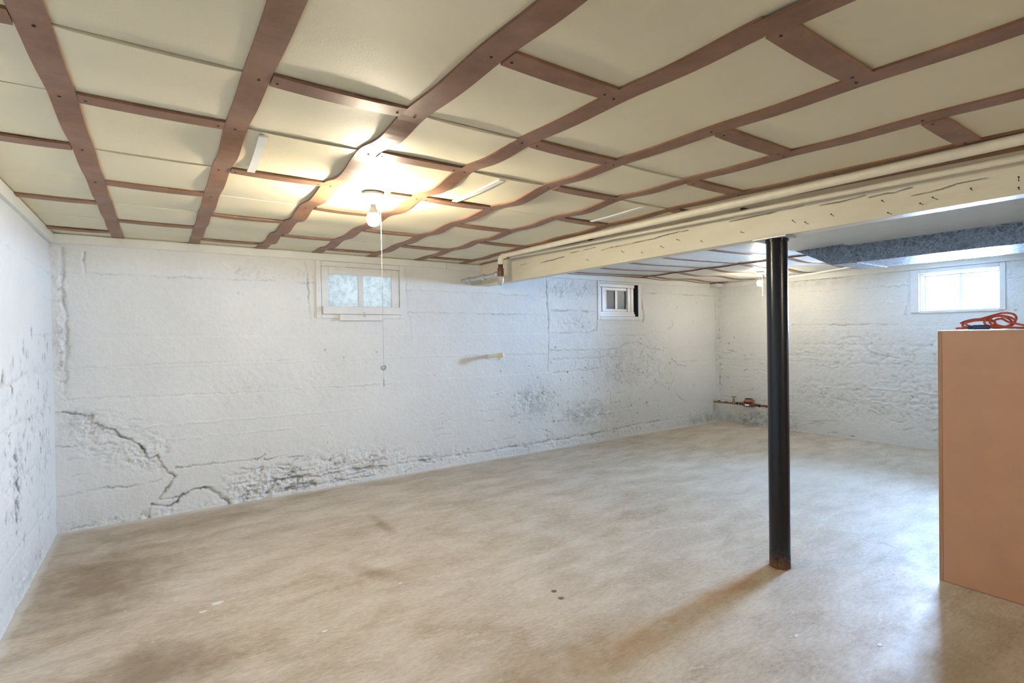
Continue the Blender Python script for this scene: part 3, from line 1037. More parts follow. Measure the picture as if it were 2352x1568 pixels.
odd, even = [0.675, 1.66, 2.69, 3.70, 4.65], [1.16, 2.14, 3.21, 4.18]
odd = [-0.31] + odd
even = [0.18] + even
for c in range(8):
    rows = odd if c % 2 == 0 else even
    for y in rows:
        xa = CB[c] + (0.02 if c == 0 else WL[c - 1] + 0.002)
        xb = CB[c + 1] - (WL[c] + 0.002 if c < 7 else 0.06)
        f = min(1, max(0, (y - 0.5) / 4.3))
        if c > 0:
            xa += DX[c - 1][0] * (1 - f) + DX[c - 1][1] * f
        if c < 7:
            xb += DX[c][0] * (1 - f) + DX[c][1] * f
        y2 = y - 0.012 if y > 4.6 else y
        droop = 0.004 + 0.006 * arng.random()
        path = []
        for i in range(9):
            t = i / 8
            path.append((xa + (xb - xa) * t, y2, zbase(y) - 0.003 - droop * 4 * t * (1 - t) * 0.6))
        b = obj('batten', ribbon(path, 0.036 if y < 3.3 else 0.032, T, (0, 1, 0)), M['batten'], ceiling)
        if 0.3 < y < 2.8 and 0 < c < 7:
            for xx in (xa + 0.018, xb - 0.018):
                nail(b, xx, y2 + 0.008, zbase(y) - 0.003 - T - 0.0005)
# broken piece of batten at the lamp holder
path = [(1.045 + 0.0125 * i, 2.70, zbase(2.7) - 0.006) for i in range(10)]
obj('batten', ribbon(path, 0.030, T, (0, 1, 0)), M['batten'], ceiling)
# pale cover strips in three bays
for (x0, x1, c) in ((0.345, 0.365, 2), (1.425, 1.415, 4), (2.47, 2.475, 6)):
    path = []
    for i in range(13):
        y = 2.165 + (2.645 - 2.165) * i / 12
        v = (y - 2.14) / 0.55
        u = (x0 - CB[c]) / (CB[c + 1] - CB[c])
        s = SAG[c, 6] * (1 - u) ** 3.4 + SAG[c + 1, 6] * u ** 3.4 + (0.14 * (SAG[c, 6] + SAG[c + 1, 6]) + 0.005) * 4 * u * (1 - u) * 0.6
        path.append((x0 + (x1 - x0) * i / 12, y, zbase(y) - s * (0.55 + 0.45 * math.sin(math.pi * v) ** 2) - 0.001))
    obj('cover_strip', ribbon(path, 0.016, 0.007, (1, 0, 0)), M['strip'], ceiling)

# ------------------------------------------------------------------ ceiling, right bay
RX = [BX1 + 0.002, 5.43, XR - 0.002]
RY = [2.14, 2.88, 3.41, 3.84, 4.29, 4.73, YB]


def zright(x, y):
    v = 0.0
    for a, b in zip(RY[:-1], RY[1:]):
        if a <= y <= b:
            v = math.sin(math.pi * (y - a) / (b - a)) ** 2
    if x < 5.43:
        s = 0.022 * math.sin(math.pi * (x - 3.02) / 2.41) ** 2 * 1.0
    else:
        s = 0.020 * math.sin(math.pi * (x - 5.43) / 0.9) ** 2
    return 2.143 - s - 0.006 * v


for i in range(2):
    for j in range(len(RY) - 1):
        nx, ny = (16, 6)
        x0, x1, y0, y1 = RX[i] + 0.002, RX[i + 1] - 0.002, RY[j] + 0.002, RY[j + 1] - 0.002
        V_ = [(x0 + (x1 - x0) * a / nx, y0 + (y1 - y0) * b / ny, zright(x0 + (x1 - x0) * a / nx, y0 + (y1 - y0) * b / ny)) for a in range(nx + 1) for b in range(ny + 1)]
        F_ = [(a * (ny + 1) + b, a * (ny + 1) + b + 1, (a + 1) * (ny + 1) + b + 1, (a + 1) * (ny + 1) + b) for a in range(nx) for b in range(ny)]
        n0 = len(V_)
        V_ += [(p[0], p[1], p[2] + 0.012) for p in V_]
        F_ += [tuple(q + n0 for q in f[::-1]) for f in F_]
        g = G()
        g.add(V_, F_)
        obj('panel', g, M['trim'], ceiling, True, 35)
for y in RY[1:-1] + [4.868]:
    for (xa, xb) in ((3.05, 5.40), (5.45, 7.19)):
        path = [(xa + (xb - xa) * i / 24, y, zright(xa + (xb - xa) * i / 24, y) + 0.0005) for i in range(25)]
        obj('batten', ribbon(path, 0.036 if y < 4.8 else 0.018, 0.008, (0, 1, 0)), M['batten'], ceiling)
path = [(5.425, 2.66 + (4.87 - 2.66) * i / 24, zright(5.425, 2.66 + (4.87 - 2.66) * i / 24) - 0.002) for i in range(25)]
obj('batten', ribbon(path, 0.012, 0.012, (1, 0, 0)), M['batten'], ceiling)
# plain sheets between beam and duct towards the viewer, one with a torn corner
g = G()
prof = [(3.022, 2.138), (4.55, 2.142), (4.88, 2.140), (4.93, 2.115), (4.98, 2.13), (5.06, 2.12), (5.06, 0.60), (3.022, 0.60)]
n = len(prof)
V_ = [(x, y, 2.118) for x, y in prof] + [(x, y, 2.132) for x, y in prof]
g.add(V_, [tuple(range(n))[::1], tuple(range(n, 2 * n))[::-1]] + [(i, n + i, n + (i + 1) % n, (i + 1) % n) for i in range(n)])
obj('panel', g, M['trim'], ceiling)
g = G()
g.box((3.022, -1.6, 2.118), (5.06, 0.597, 2.132))
obj('panel', g, M['trim'], ceiling)
g = G()
g.box((5.60, -1.6, 2.128), (XR - 0.01, 2.138, 2.14))
obj('panel', g, M['trim'], ceiling)


# ------------------------------------------------------------------ trim boards along the wall tops
def trim(name, a, b, label, bev=0.003):
    g = G()
    g.box(a, b, bev)
    return struct(obj(name, g, M['trim']), label)


trim('trim_1', (XL + 0.02, YB - 0.024, 2.077), (2.50, YB, 2.142), 'long white board along top of the back wall above small window')
trim('trim_2', (2.505, YB - 0.022, 2.074), (BX0 - 0.002, YB, 2.140), 'short white board along top of the back wall beside the beam')
trim('trim_3', (XL, YF, 2.072), (XL + 0.024, YB - 0.026, 2.090 - 0.0), 'white board along top of the left wall')
trim('trim_4', (BX1 + 0.002, YB - 0.02, 2.058), (XR - 0.02, YB, 2.128), 'white board along top of the back wall right of the beam')
trim('trim_5', (XR - 0.024, YF, 2.052), (XR, YB - 0.022, 2.125), 'white board along top of the right wall above bright window')
o = bpy.data.objects['trim_3']
bpy.data.objects.remove(o)
g = G()
ys = [YF, 0.5, 2.1, YB - 0.026]
V_, F_ = [], []
for y in ys:
    zt = zbase(y) - 0.006
    V_ += [(XL, y, zt - 0.068), (XL + 0.024, y, zt - 0.068), (XL + 0.024, y, zt), (XL, y, zt)]
for i in range(3):
    for k in range(4):
        l = (k + 1) % 4
        F_.append((i * 4 + k, (i + 1) * 4 + k, (i + 1) * 4 + l, i * 4 + l))
F_ += [(0, 1, 2, 3), (15, 14, 13, 12)]
g.add(V_, F_)
struct(obj('trim_3', g, M['trim']), 'white board along top of the left wall')

# ------------------------------------------------------------------ beam
beam = empty('ceiling_beam', (2.975, 1.5, BZ), 'thick cream painted timber beam crossing the ceiling above the black post', 'beam')
beam_cracks = [[(4.152, 2.055), (3.996, 2.058)], [(3.827, 2.037), (3.646, 2.042), (3.486, 2.049)], [(3.408, 2.069), (3.243, 2.068), (3.096, 2.07)],
               [(3.022, 2.036), (2.942, 2.043), (2.895, 2.043)], [(2.88, 2.041), (2.789, 2.04), (2.497, 2.042), (2.357, 2.052), (2.203, 2.051)],
               [(1.9, 2.05), (1.564, 2.052), (1.452, 2.053)], [(1.372, 2.036), (1.316, 2.035), (1.247, 2.033), (1.154, 2.04)],
               [(1.136, 2.025), (1.066, 2.029), (1.032, 2.023), (1.011, 2.028), (0.962, 2.03)], [(0.963, 1.993), (0.866, 1.994), (0.793, 2.008), (0.69, 2.007)]]
us = axis([(-1.9, 0.4, 0.1), (0.4, YB - 0.002, 0.008)])
vs = axis([(BZ, 2.165, 0.0035)])
U, V = np.meshgrid(us, vs, indexing='ij')
h, dirt, _ = relief(us, vs, [], [], [], [], 33)
h = h * 0.35
for i, cpts in enumerate(beam_cracks):
    P = np.array(cpts)
    w = 0.0018 if i in (0, 8) else 0.0028
    x, y = U, V + 0.004 * fbm(U, V, 14, 3, 200 + i)
    best = np.full(U.shape, 9.0)
    for a, b in zip(P[:-1], P[1:]):
        d = b - a
        t = np.clip(((x - a[0]) * d[0] + (y - a[1]) * d[1]) / max(d @ d, 1e-9), 0, 1)
        best = np.minimum(best, np.hypot(x - a[0] - t * d[0], y - a[1] - t * d[1]))
    e = np.exp(-(best / w) ** 2) * np.clip(0.8 + 1.4 * fbm(U, V, 11, 2, 300 + i), 0.0, 1.2)
    h = h - 0.008 * e
    dirt = np.maximum(dirt, np.clip(e * 1.2, 0, 1))  # split shade painted dark on top of the groove
bf = sheet('front_face', us, vs, (BX0 - h, U, V), [], M['beam'], {'dirt': np.clip(dirt, 0, 1)})
bf.data.flip_normals()
bf.parent = beam
bf.location = Vector((0, 0, 0)) - beam.location
g = G()
g.box((BX0 + 0.012, -1.9, BZ), (BX1, YB - 0.002, 2.165))
g.box((BX0 + 0.001, -1.9, BZ), (BX0 + 0.013, YB - 0.002, BZ + 0.004))
obj('timber', g, M['beam'], beam)
for (y, z) in [(1.804, 1.963), (1.498, 1.967), (1.429, 1.946), (1.3, 1.963), (1.072, 1.987), (1.041, 1.922), (0.862, 1.951), (0.918, 1.94), (0.743, 1.964),
               (0.595, 1.965), (0.593, 1.930), (3.172, 1.971), (2.597, 1.953), (2.781, 1.982), (2.404, 1.962), (2.268, 1.993), (2.092, 1.954)]:
    L = random.uniform(0.018, 0.032)
    up = random.uniform(0.003, 0.012)
    sy = random.uniform(-0.008, 0.012)
    g = G()
    g.tube([(BX0 + 0.004, y, z), (BX0 - L * 0.6, y + sy * 0.5, z + up * 0.4), (BX0 - L, y + sy, z + up)], 0.0014, 6)
    g.tube([(BX0 - L, y + sy, z + up), (BX0 - L - 0.0015, y + sy, z + up)], 0.0036, 8)
    obj('nail', g, M['nail'], beam)

# ------------------------------------------------------------------ post
post = empty('support_post', (2.975, 1.63, 0), 'round black steel post with a rusty foot standing under the beam', 'post')
g = G()
g.lathe([(0.0575, 0.0), (0.0575, 0.004), (0.0565, 0.012), (0.0565, 1.898)], (2.975, 1.63, 0), n=40)
obj('shaft', g, M['column'], post, True)
g = G()
g.box((2.915, 1.545, 1.900), (3.035, 1.745, 1.9115), 0.002)
obj('cap_plate', g, M['galv_pipe'], post)
g = G()
g.lathe([(0.062, 1.882), (0.062, 1.899)], (2.975, 1.63, 0), n=32)
obj('cap_ring', g, M['column'], post, True)

# ------------------------------------------------------------------ drain and water pipes under the left ceiling
pipe = empty('drain_pipe', (2.70, 4.14, 1.86), 'thick cream painted pipe beside the beam dropping to a rusty elbow', 'pipe')
px, pz, pr, py = 2.70, 2.122, 0.0225, 4.14
g = G()
g.tube([(2.63, -1.8, 2.030), (2.66, 0.5, 2.064), (2.68, 2.0, 2.090), (2.695, 3.2, 2.110), (px, py - 0.05, pz)], pr, 18)
obj('run', g, M['cream_pipe'], pipe, True)
g = G()
arc = [(px, py - 0.075, pz)] + [(px, py - 0.05 + 0.055 * math.sin(a), pz - 0.055 + 0.055 * math.cos(a)) for a in [R(15 * i) for i in range(7)]] + [(px, py + 0.005, pz - 0.078)]
g.tube(arc, [0.030] + [0.028] * 7 + [0.032], 18)
obj('elbow', g, M['cream_pipe'], pipe, True)
g = G()
g.tube([(px, py + 0.005, pz - 0.074), (px, py + 0.005, 1.985)], 0.0225, 16)
obj('drop', g, M['dark_iron'], pipe, True)
g = G()
g.lathe([(0.032, 0.062), (0.033, 0.052), (0.027, 0.048), (0.031, 0.02), (0.029, 0.0), (0.024, -0.014)], (px, py + 0.005, 1.945), n=16)
obj('union', g, M['rusty'], pipe, True)
g = G()
zc = 1.905
g.tube([(px, py + 0.005, zc + 0.026), (px, py + 0.005, zc - 0.018), (px, py + 0.010, zc - 0.036), (px, py + 0.022, zc - 0.048)], [0.029, 0.031, 0.028, 0.014], 16)
obj('lower_elbow', g, M['pale_fitting'], pipe, True)
g = G()
g.tube([(px, py, 1.955), (px, YB + 0.01, 1.962)], 0.020, 14)
obj('tail', g, M['galv_pipe'], pipe, True)
for yy in (py + 0.07, py + 0.32, py + 0.60):
    g = G()
    g.tube([(px, yy - 0.026, 1.956), (px, yy - 0.022, 1.956), (px, yy + 0.022, 1.958), (px, yy + 0.026, 1.958)], [0.025, 0.030, 0.030, 0.025], 14)
    obj('coupling', g, M['galv_pipe'], pipe, True)

pipe2 = empty('water_pipe', (2.84, 3.0, 2.02), 'thinner cream painted pipe running close against the beam face', 'pipe')
g = G()
g.tube([(2.84, -1.8, 1.985), (2.84, 0.55, 2.038), (2.84, 2.0, 2.072), (2.838, 3.4, 2.104), (2.80, 4.12, 2.118)], 0.0145, 14)
obj('run', g, M['cream_pipe'], pipe2, True)
for (yy, zz) in ((3.05, 2.098), (1.75, 2.068)):
    g = G()
    g.box((2.822, yy - 0.012, zz + 0.010), (2.928, yy + 0.012, zz + 0.022), 0.002)
    obj('clip', g, M['dark_iron'], pipe2)

# ------------------------------------------------------------------ stub pipe in the back wall
stub = empty('pipe_stub', (3.02, 4.75, 1.12), 'short painted pipe stub with ridged end sticking out of the back wall', 'pipe')
g = G()
g.tube([(3.015, YB + 0.01, 1.145), (3.015, 4.70, 1.158)], 0.019, 14)
obj('tube', g, M['cream_pipe'], stub, True)
g = G()
prof = []
for i in range(7):
    hh = i * 0.010
    prof += [(0.027, hh), (0.027, hh + 0.004), (0.0215, hh + 0.0055), (0.0215, hh + 0.0095)]
g.lathe(prof, (3.015, 4.712, 1.156), (0.55, -0.80, 0.10), 14)
obj('ridged_end', g, M['cream_pipe'], stub, True, 30)
g = G()
prof = []
for i in range(4):
    hh = i * 0.010
    prof += [(0.023, hh), (0.023, hh + 0.004), (0.018, hh + 0.0055), (0.018, hh + 0.0095)]
g.lathe(prof, (3.025, 4.695, 1.150), (0.25, -0.25, -0.9), 14)
obj('side_outlet', g, M['cream_pipe'], stub, True, 30)
g = G()
g.lathe([(0.034, 0), (0.034, 0.004), (0.022, 0.008)], (3.015, YB - 0.002, 1.146), (0, -1, 0), 16)
obj('collar', g, M['wall'], stub, True)

# ------------------------------------------------------------------ duct
duct = empty('air_duct', (5.37, 1.0, 1.96), 'spangled galvanised rectangular air duct hung under the right ceiling', 'duct')
dx0, dx1, dz0, dz1 = 5.06, 5.68, 1.962, 2.140


def duct_section(name, y0, y1, sloped=False):
    g = G()
    if sloped:
        y1b, y1t = y1
        v = [(dx0, y0, dz0), (dx1, y0, dz0), (dx1, y1b, dz0), (dx0, y1b, dz0), (dx0, y0, dz1), (dx1, y0, dz1), (dx1, y1t, dz1), (dx0, y1t, dz1)]
        g.add(v, [(0, 3, 2, 1), (4, 5, 6, 7), (0, 1, 5, 4), (1, 2, 6, 5), (2, 3, 7, 6), (3, 0, 4, 7)])
    else:
        g.box((dx0, y0, dz0), (dx1, y1, dz1))
    return obj(name, g, M['duct'], duct)


duct_section('end_section', 2.075, (2.27, 2.60), True)
duct_section('section', 0.85, 2.070)
duct_section('section', -0.35, 0.845)
duct_section('section', -1.6, -0.355)
for yy in (2.0725, 0.8475, -0.3525):
    g = G()
    for (a, b) in (((dx0 - 0.006, yy - 0.010, dz0 - 0.004), (dx0, yy + 0.010, dz1)), ((dx0 - 0.006, yy - 0.010, dz0 - 0.005), (dx1 + 0.006, yy + 0.010, dz0))):
        g.box(a, b)
    obj('joint_seam', g, M['duct'], duct)

# white cable run between the far lamp and the duct
g = G()
g.tube([(6.55, 3.75, 2.112), (6.89, 3.90, 2.095), (6.89, 3.60, 2.09), (6.78, 3.24, 2.09), (6.53, 2.72, 2.09), (6.2, 2.05, 2.10), (5.9, 1.6, 2.11)], 0.011, 8)
tag(obj('ceiling_cable', g, M['strip'], None, True), 'white cable running under the right ceiling towards the air duct', 'cable')

# junction box in the corner
jb = empty('junction_box', (7.07, 4.80, 2.06), 'small white junction box at the top of the far right corner', 'junction box')
g = G()
g.box((6.99, 4.74, 2.068), (7.15, 4.872, 2.112), 0.004)
obj('body', g, M['trim'], jb)
g = G()
g.box((6.985, 4.735, 2.062), (7.155, 4.872, 2.068), 0.002)
obj('cover', g, M['strip'], jb)
g = G()
g.box((6.97, 4.76, 2.112), (7.17, 4.868, 2.130))
obj('mounting_block', g, M['batten'], jb)


# ------------------------------------------------------------------ bare bulb lamps
def lamp(loc, label, cord_len, ring_at, r, glow):
    x, y, z = loc
    t = empty('bare_bulb_lamp', (x, y, z - 0.19), label, 'lamp', 'bare bulbs on the ceiling')
    g = G()
    g.lathe([(0.056, 0.0), (0.057, -0.010), (0.046, -0.020), (0.034, -0.026), (0.030, -0.050), (0.024, -0.058)], (x, y, z), n=24)
    obj('lamp_holder', g, M['porcelain'], t, True)
    g = G()
    g.tube([(x, y, z - 0.055), (x, y, z - 0.075)], 0.0135, 14)
    obj('screw_cap', g, M['galv_pipe'], t, True)
    g = G()
    g.lathe([(a * r, b) for a, b in [(0.0135, -0.072), (0.016, -0.082), (0.022, -0.098), (0.0265, -0.108)]], (x, y, z), n=20)
    bb = obj('bulb', g, M['porcelain'], t, True, 0)
    prof = [(0.0262, -0.1082), (0.0295, -0.116), (0.0325, -0.130), (0.033, -0.142), (0.030, -0.156), (0.023, -0.168), (0.012, -0.1745), (0.001, -0.176)]
    g = G()
    g.lathe([(a * r, b) for a, b in prof], (x, y, z), n=20)
    obj('globe', g, M[glow], bb, True, 0)
    sx, sy = x + 0.036, y - 0.014
    g = G()
    g.tube([(x + 0.030, y - 0.010, z - 0.034), (sx, sy, z - 0.036)], 0.003, 8)
    obj('switch_arm', g, M['wire'], t, True)
    g = G()
    g.tube([(sx, sy, z - 0.036), (sx + 0.002, sy, z - 0.4 * cord_len), (sx + 0.001, sy, z - cord_len)], 0.0017, 6)
    st = obj('pull_string', g, M['string'], t, True)
    if ring_at:
        g = G()
        g.tube([(sx + 0.012 * math.cos(a), sy, z - ring_at + 0.012 * math.sin(a)) for a in [R(20 * i) for i in range(18)]], 0.0045, 8, closed=True)
        obj('ring', g, M['ring'], st, True)
        g = G()
        g.tube([(sx + 0.001, sy, z - cord_len), (sx + 0.001, sy, z - cord_len - 0.04)], 0.0026, 6)
        obj('tassel', g, M['ring'], st)
    else:
        g = G()
        g.tube([(sx + 0.001, sy, z - cord_len), (sx + 0.001, sy, z - cord_len - 0.012)], 0.004, 6)
        obj('knot', g, M['ring'], st)
    return t


lamp((0.968, 2.73, 2.140), 'bare glowing bulb with a long pull string hanging before the left window', 1.0, 0.935, 1.06, 'bulb')
lamp((6.36, 3.71, 2.128), 'small bare glowing bulb on the far right ceiling seen beside the black post', 0.285, None, 1.0, 'bulb_far')
lamp((2.40, -1.55, 2.075), 'bare glowing bulb on the ceiling behind the viewer', 0.6, None, 1.0, 'bulb_back')

# ------------------------------------------------------------------ window 1: painted hopper sash with two frosted panes
y = YB


def bar(g, x0, x1, z0, z1, ya, yb, bev=0.003):
    return g.box((x0, ya, z0), (x1, yb, z1), bev)


w1 = struct(empty('window_1', (1.61, y, 1.545), 'small white window with two frosted panes above the pull string', 'window'))
for (a, b, c, d) in ((1.187, 1.233, 1.553, 2.078), (1.984, 2.037, 1.553, 2.078), (1.234, 1.983, 2.032, 2.076), (1.234, 1.983, 1.553, 1.59)):
    obj('casing', bar(G(), a, b, c, d, y - 0.012, y + 0.12), M['sash'], w1)
g = G()
for (a, b, c, d) in ((1.237, 1.297, 1.60, 2.028), (1.904, 1.981, 1.60, 2.028), (1.2975, 1.9035, 1.961, 2.028)):
    bar(g, a, b, c, d, y - 0.006, y + 0.03)
sash = obj('sash', g, M['sash'], w1)
obj('glazing_bar', bar(G(), 1.577, 1.623, 1.664, 1.9605, y - 0.003, y + 0.03), M['sash'], sash)
obj('bottom_rail', bar(G(), 1.240, 1.993, 1.591, 1.663, y - 0.034, y + 0.028), M['sash'], sash)
for (a, b) in ((1.295, 1.579), (1.621, 1.906)):
    obj('pane', bar(G(), a, b, 1.662, 1.963, y + 0.014, y + 0.018, 0), M['frosted'], sash)
obj('stop_block', bar(G(), 1.389, 1.808, 1.531, 1.588, y - 0.038, y - 0.002), M['sash'], w1)
g = G()
g.box((1.367, y - 0.018, 2.004), (1.452, y - 0.005, 2.046), 0.002)
g.tube([(1.367, y - 0.018, 2.031), (1.452, y - 0.018, 2.031)], 0.005, 8)
obj('hinge', g, M['sash'], w1)
g = G()
g.tube([(1.617, y - 0.032, 1.612), (1.617, y - 0.048, 1.610), (1.617, y - 0.050, 1.596), (1.618, y - 0.048, 1.575)], 0.004, 8)
g.tube([(1.606, y - 0.046, 1.582), (1.630, y - 0.046, 1.566)], 0.003, 6)
g.tube([(1.630, y - 0.046, 1.584), (1.606, y - 0.046, 1.568)], 0.003, 6)
obj('latch', g, M['galv_pipe'], w1, True)
g = G()
for (a, b) in (((1.21, y + 0.12, 1.545), (1.235, y + 0.26, 2.09)), ((1.984, y + 0.12, 1.545), (2.02, y + 0.26, 2.09)), ((1.21, y + 0.12, 2.032), (2.02, y + 0.26, 2.09)), ((1.21, y + 0.12, 1.545), (2.02, y + 0.26, 1.59))):
    g.box(a, b)
obj('outer_reveal', g, M['jamb'], w1)

# ------------------------------------------------------------------ window 2: small vinyl slider set into a larger opening
w2 = struct(empty('window_2', (5.06, y, 1.55), 'small white vinyl slider window with one dark pane right of the beam', 'window'))
for (a, b, c, d) in ((4.660, 4.700, 1.556, 2.056), (5.414, 5.466, 1.556, 2.056), (4.701, 5.413, 2.031, 2.056), (4.701, 5.413, 1.556, 1.602)):
    obj('casing', bar(G(), a, b, c, d, y - 0.010, y + 0.16), M['sash'], w2)
yo = y + 0.035
obj('head_rail', bar(G(), 4.702, 5.358, 1.985, 2.030, yo - 0.025, yo + 0.05), M['vinyl'], w2)
obj('sill', bar(G(), 4.702, 5.358, 1.603, 1.634, yo - 0.035, yo + 0.05), M['vinyl'], w2)
obj('sill_step', bar(G(), 4.702, 5.355, 1.6345, 1.664, yo - 0.020, yo + 0.05), M['vinyl'], w2)
for (a, b, q) in ((4.704, 4.738, 0.0), (4.744, 4.770, 0.016), (4.774, 4.830, 0.004), (5.242, 5.300, 0.004), (5.304, 5.354, 0.0)):
    obj('stile', bar(G(), a, b, 1.665, 1.984, yo - 0.012 + q, yo + 0.05), M['vinyl'], w2)
g = G()
for (a, b, c, d) in ((4.832, 5.240, 1.946, 1.983), (4.832, 5.240, 1.666, 1.702)):
    bar(g, a, b, c, d, yo + 0.006, yo + 0.045)
obj('frame', g, M['vinyl'], w2)
for (a, b, q) in ((4.845, 4.866, 0.004), (5.024, 5.046, 0.004), (5.050, 5.071, 0.010)):
    obj('sash_stile', bar(G(), a, b, 1.703, 1.945, yo + 0.004 + q, yo + 0.04), M['vinyl'], w2)
obj('screen_pane', bar(G(), 4.866, 5.024, 1.700, 1.947, yo + 0.022, yo + 0.025, 0), M['screen'], w2)
obj('pane', bar(G(), 5.071, 5.226, 1.700, 1.947, yo + 0.026, yo + 0.030, 0), M['grey_pane'], w2)
g = G()
g.box((4.83, yo + 0.046, 1.70), (4.846, yo + 0.052, 1.95))
g.box((5.226, yo + 0.030, 1.70), (5.243, yo + 0.052, 1.95))
obj('gap', g, M['void'], w2)  # dark strips painting the shade beside the panes
g = G()
g.box((5.356, y + 0.10, 1.603), (5.413, y + 0.11, 2.030))
obj('void', g, M['void'], w2)  # dark sheet standing in for the unlit depth of the recess
g = G()
g.box((5.4125, y + 0.0, 1.604), (5.4138, y + 0.105, 2.030))
obj('void_side_shade', g, M['void'], w2)  # recess side painted dark as shade

# ------------------------------------------------------------------ window 3: bright two-pane window in the right wall
w3 = struct(empty('window_3', (XR, 1.96, 1.55), 'bright overexposed two-pane window in the right wall above the cabinet', 'window'))
x = XR


def barx(g, y0, y1, z0, z1, xa, xb, bev=0.003):
    return g.box((xa, y0, z0), (xb, y1, z1), bev)


for (a, b, c, d) in ((1.566, 1.613, 1.558, 2.050), (2.304, 2.384, 1.558, 2.050), (1.6135, 2.3035, 2.004, 2.050), (1.6135, 2.3035, 1.548, 1.577)):
    obj('casing', barx(G(), a, b, c, d, x - 0.012, x + 0.10), M['sash'], w3)
for (dep, m0) in ((0.020, 0.010), (0.050, 0.018), (0.080, 0.025)):
    g = G()
    ya, yb, za, zb = 1.6135, 2.3035, 1.5775, 2.0035
    for (a, b, c, d) in ((ya, ya + m0, za, zb), (yb - m0, yb, za, zb), (ya, yb, zb - m0, zb), (ya, yb, za, za + m0 * 0.5)):
        barx(g, a, b, c, d, x + dep, x + dep + 0.032, 0.002)
    obj('frame', g, M['sash'], w3)
g = G()
for (a, b, c, d) in ((1.6385, 1.648, 1.590, 1.982), (2.268, 2.2785, 1.590, 1.982), (1.6385, 2.2785, 1.966, 1.982), (1.6385, 2.2785, 1.590, 1.598)):
    barx(g, a, b, c, d, x + 0.100, x + 0.125, 0.002)
s3 = obj('sash', g, M['sash'], w3)
obj('glazing_bar', barx(G(), 1.945, 1.972, 1.598, 1.966, x + 0.104, x + 0.125), M['sash'], s3)
for (a, b) in ((1.646, 1.947), (1.970, 2.270)):
    obj('pane', barx(G(), a, b, 1.594, 1.968, x + 0.112, x + 0.116, 0), M['clear'], s3)
g = G()
for (a, b, c, d) in ((1.50, 1.640, 1.48, 2.10), (2.277, 2.45, 1.48, 2.10), (1.50, 2.45, 1.98, 2.10), (1.50, 2.45, 1.48, 1.591)):
    barx(g, a, b, c, d, x + 0.128, x + 0.20, 0)
obj('outer_reveal', g, M['jamb'], w3)

# ------------------------------------------------------------------ cabinet with cord and green cloth on top
cab = empty('storage_cabinet', (3.80, 0.60, 0), 'tall tan painted cabinet standing on the floor at the right edge', 'cabinet')
ct = 1.358
g = G()
g.box((3.508, 0.10, 0.0), (4.10, 1.012, ct - 0.0055))
obj('body', g, M['cabinet_edge'], cab)
g = G()
g.box((3.495, 0.10, 0.002), (3.5075, 1.016, ct - 0.005), 0.001)
obj('side_panel', g, M['cabinet'], cab)
g = G()
for (a, b) in (((3.494, 1.0165, 0.0), (3.55, 1.034, ct - 0.005)), ((4.04, 1.0165, 0.0), (4.10, 1.034, ct - 0.005)), ((3.55, 1.0165, 0.0), (4.04, 1.034, 0.08)), ((3.55, 1.0165, ct - 0.07), (4.04, 1.034, ct - 0.005))):
    g.box(a, b, 0.001)
obj('face_frame', g, M['cabinet_edge'], cab)
for (a, b, kx) in ((3.555, 3.793, 3.77), (3.797, 4.035, 3.82)):
    g = G()
    g.box((a, 1.0165, 0.085), (b, 1.038, ct - 0.075), 0.002)
    dr = obj('door', g, M['cabinet'], cab)
    g = G()
    g.lathe([(0.006, 0), (0.006, 0.012), (0.014, 0.018), (0.014, 0.024), (0.006, 0.028)], (kx, 1.038, 0.80), (0, 1, 0), 14)
    obj('knob', g, M['brass'], dr, True)
g = G()
g.box((3.4935, 0.098, ct - 0.0048), (4.104, 1.0345, ct), 0.001)
obj('top_panel', g, M['cabinet_top'], cab)

cord = empty('extension_cord', (3.75, 0.88, ct), 'orange extension cord coiled on top of the tan cabinet', 'cord')
g = G()
pts = []
for (cx, cy, ra, rb, hz, n, ph) in ((3.72, 0.925, 0.10, 0.078, 0.052, 2, 0.2), (3.76, 0.845, 0.085, 0.066, 0.082, 3, 1.4)):
    for i in range(28 * n):
        a = 2 * math.pi * i / 28
        k = i / 28
        rr = 1.0 - 0.16 * k + 0.05 * math.sin(1.7 * a)
        yy = cy + rb * rr * math.cos(a + ph) - 0.006 * k
        xx = cx + ra * rr * math.sin(a + ph)
        zz = ct + 0.008 + hz * rr * (0.5 + 0.5 * math.sin(a + ph + 0.25 * k)) + 0.003 * k
        pts.append((xx, yy, zz))
pts += [(3.72, 0.80, ct + 0.040), (3.70, 0.74, ct + 0.022), (3.70, 0.66, ct + 0.010), (3.71, 0.50, ct + 0.008), (3.75, 0.30, ct + 0.008)]
g.tube(pts, 0.0055, 8)
obj('cable', g, M['cord'], cord, True)
g = G()
g.tube([(3.60, 0.985, ct + 0.010), (3.62, 0.93, ct + 0.012), (3.60, 0.915, ct + 0.012)], 0.0055, 8)
g.tube([(3.60, 0.845, ct + 0.014), (3.62, 0.81, ct + 0.014), (3.66, 0.78, ct + 0.010), (3.70, 0.72, ct + 0.008), (3.70, 0.5, ct + 0.008)], 0.0055, 8)
obj('tail', g, M['cord'], cord, True)
g = G()
g.box((3.585, 0.845, ct + 0.001), (3.618, 0.915, ct + 0.027), 0.006)
g.box((3.590, 0.915, ct + 0.003), (3.613, 0.934, ct + 0.023), 0.004)
obj('plug', g, M['plug'], cord)

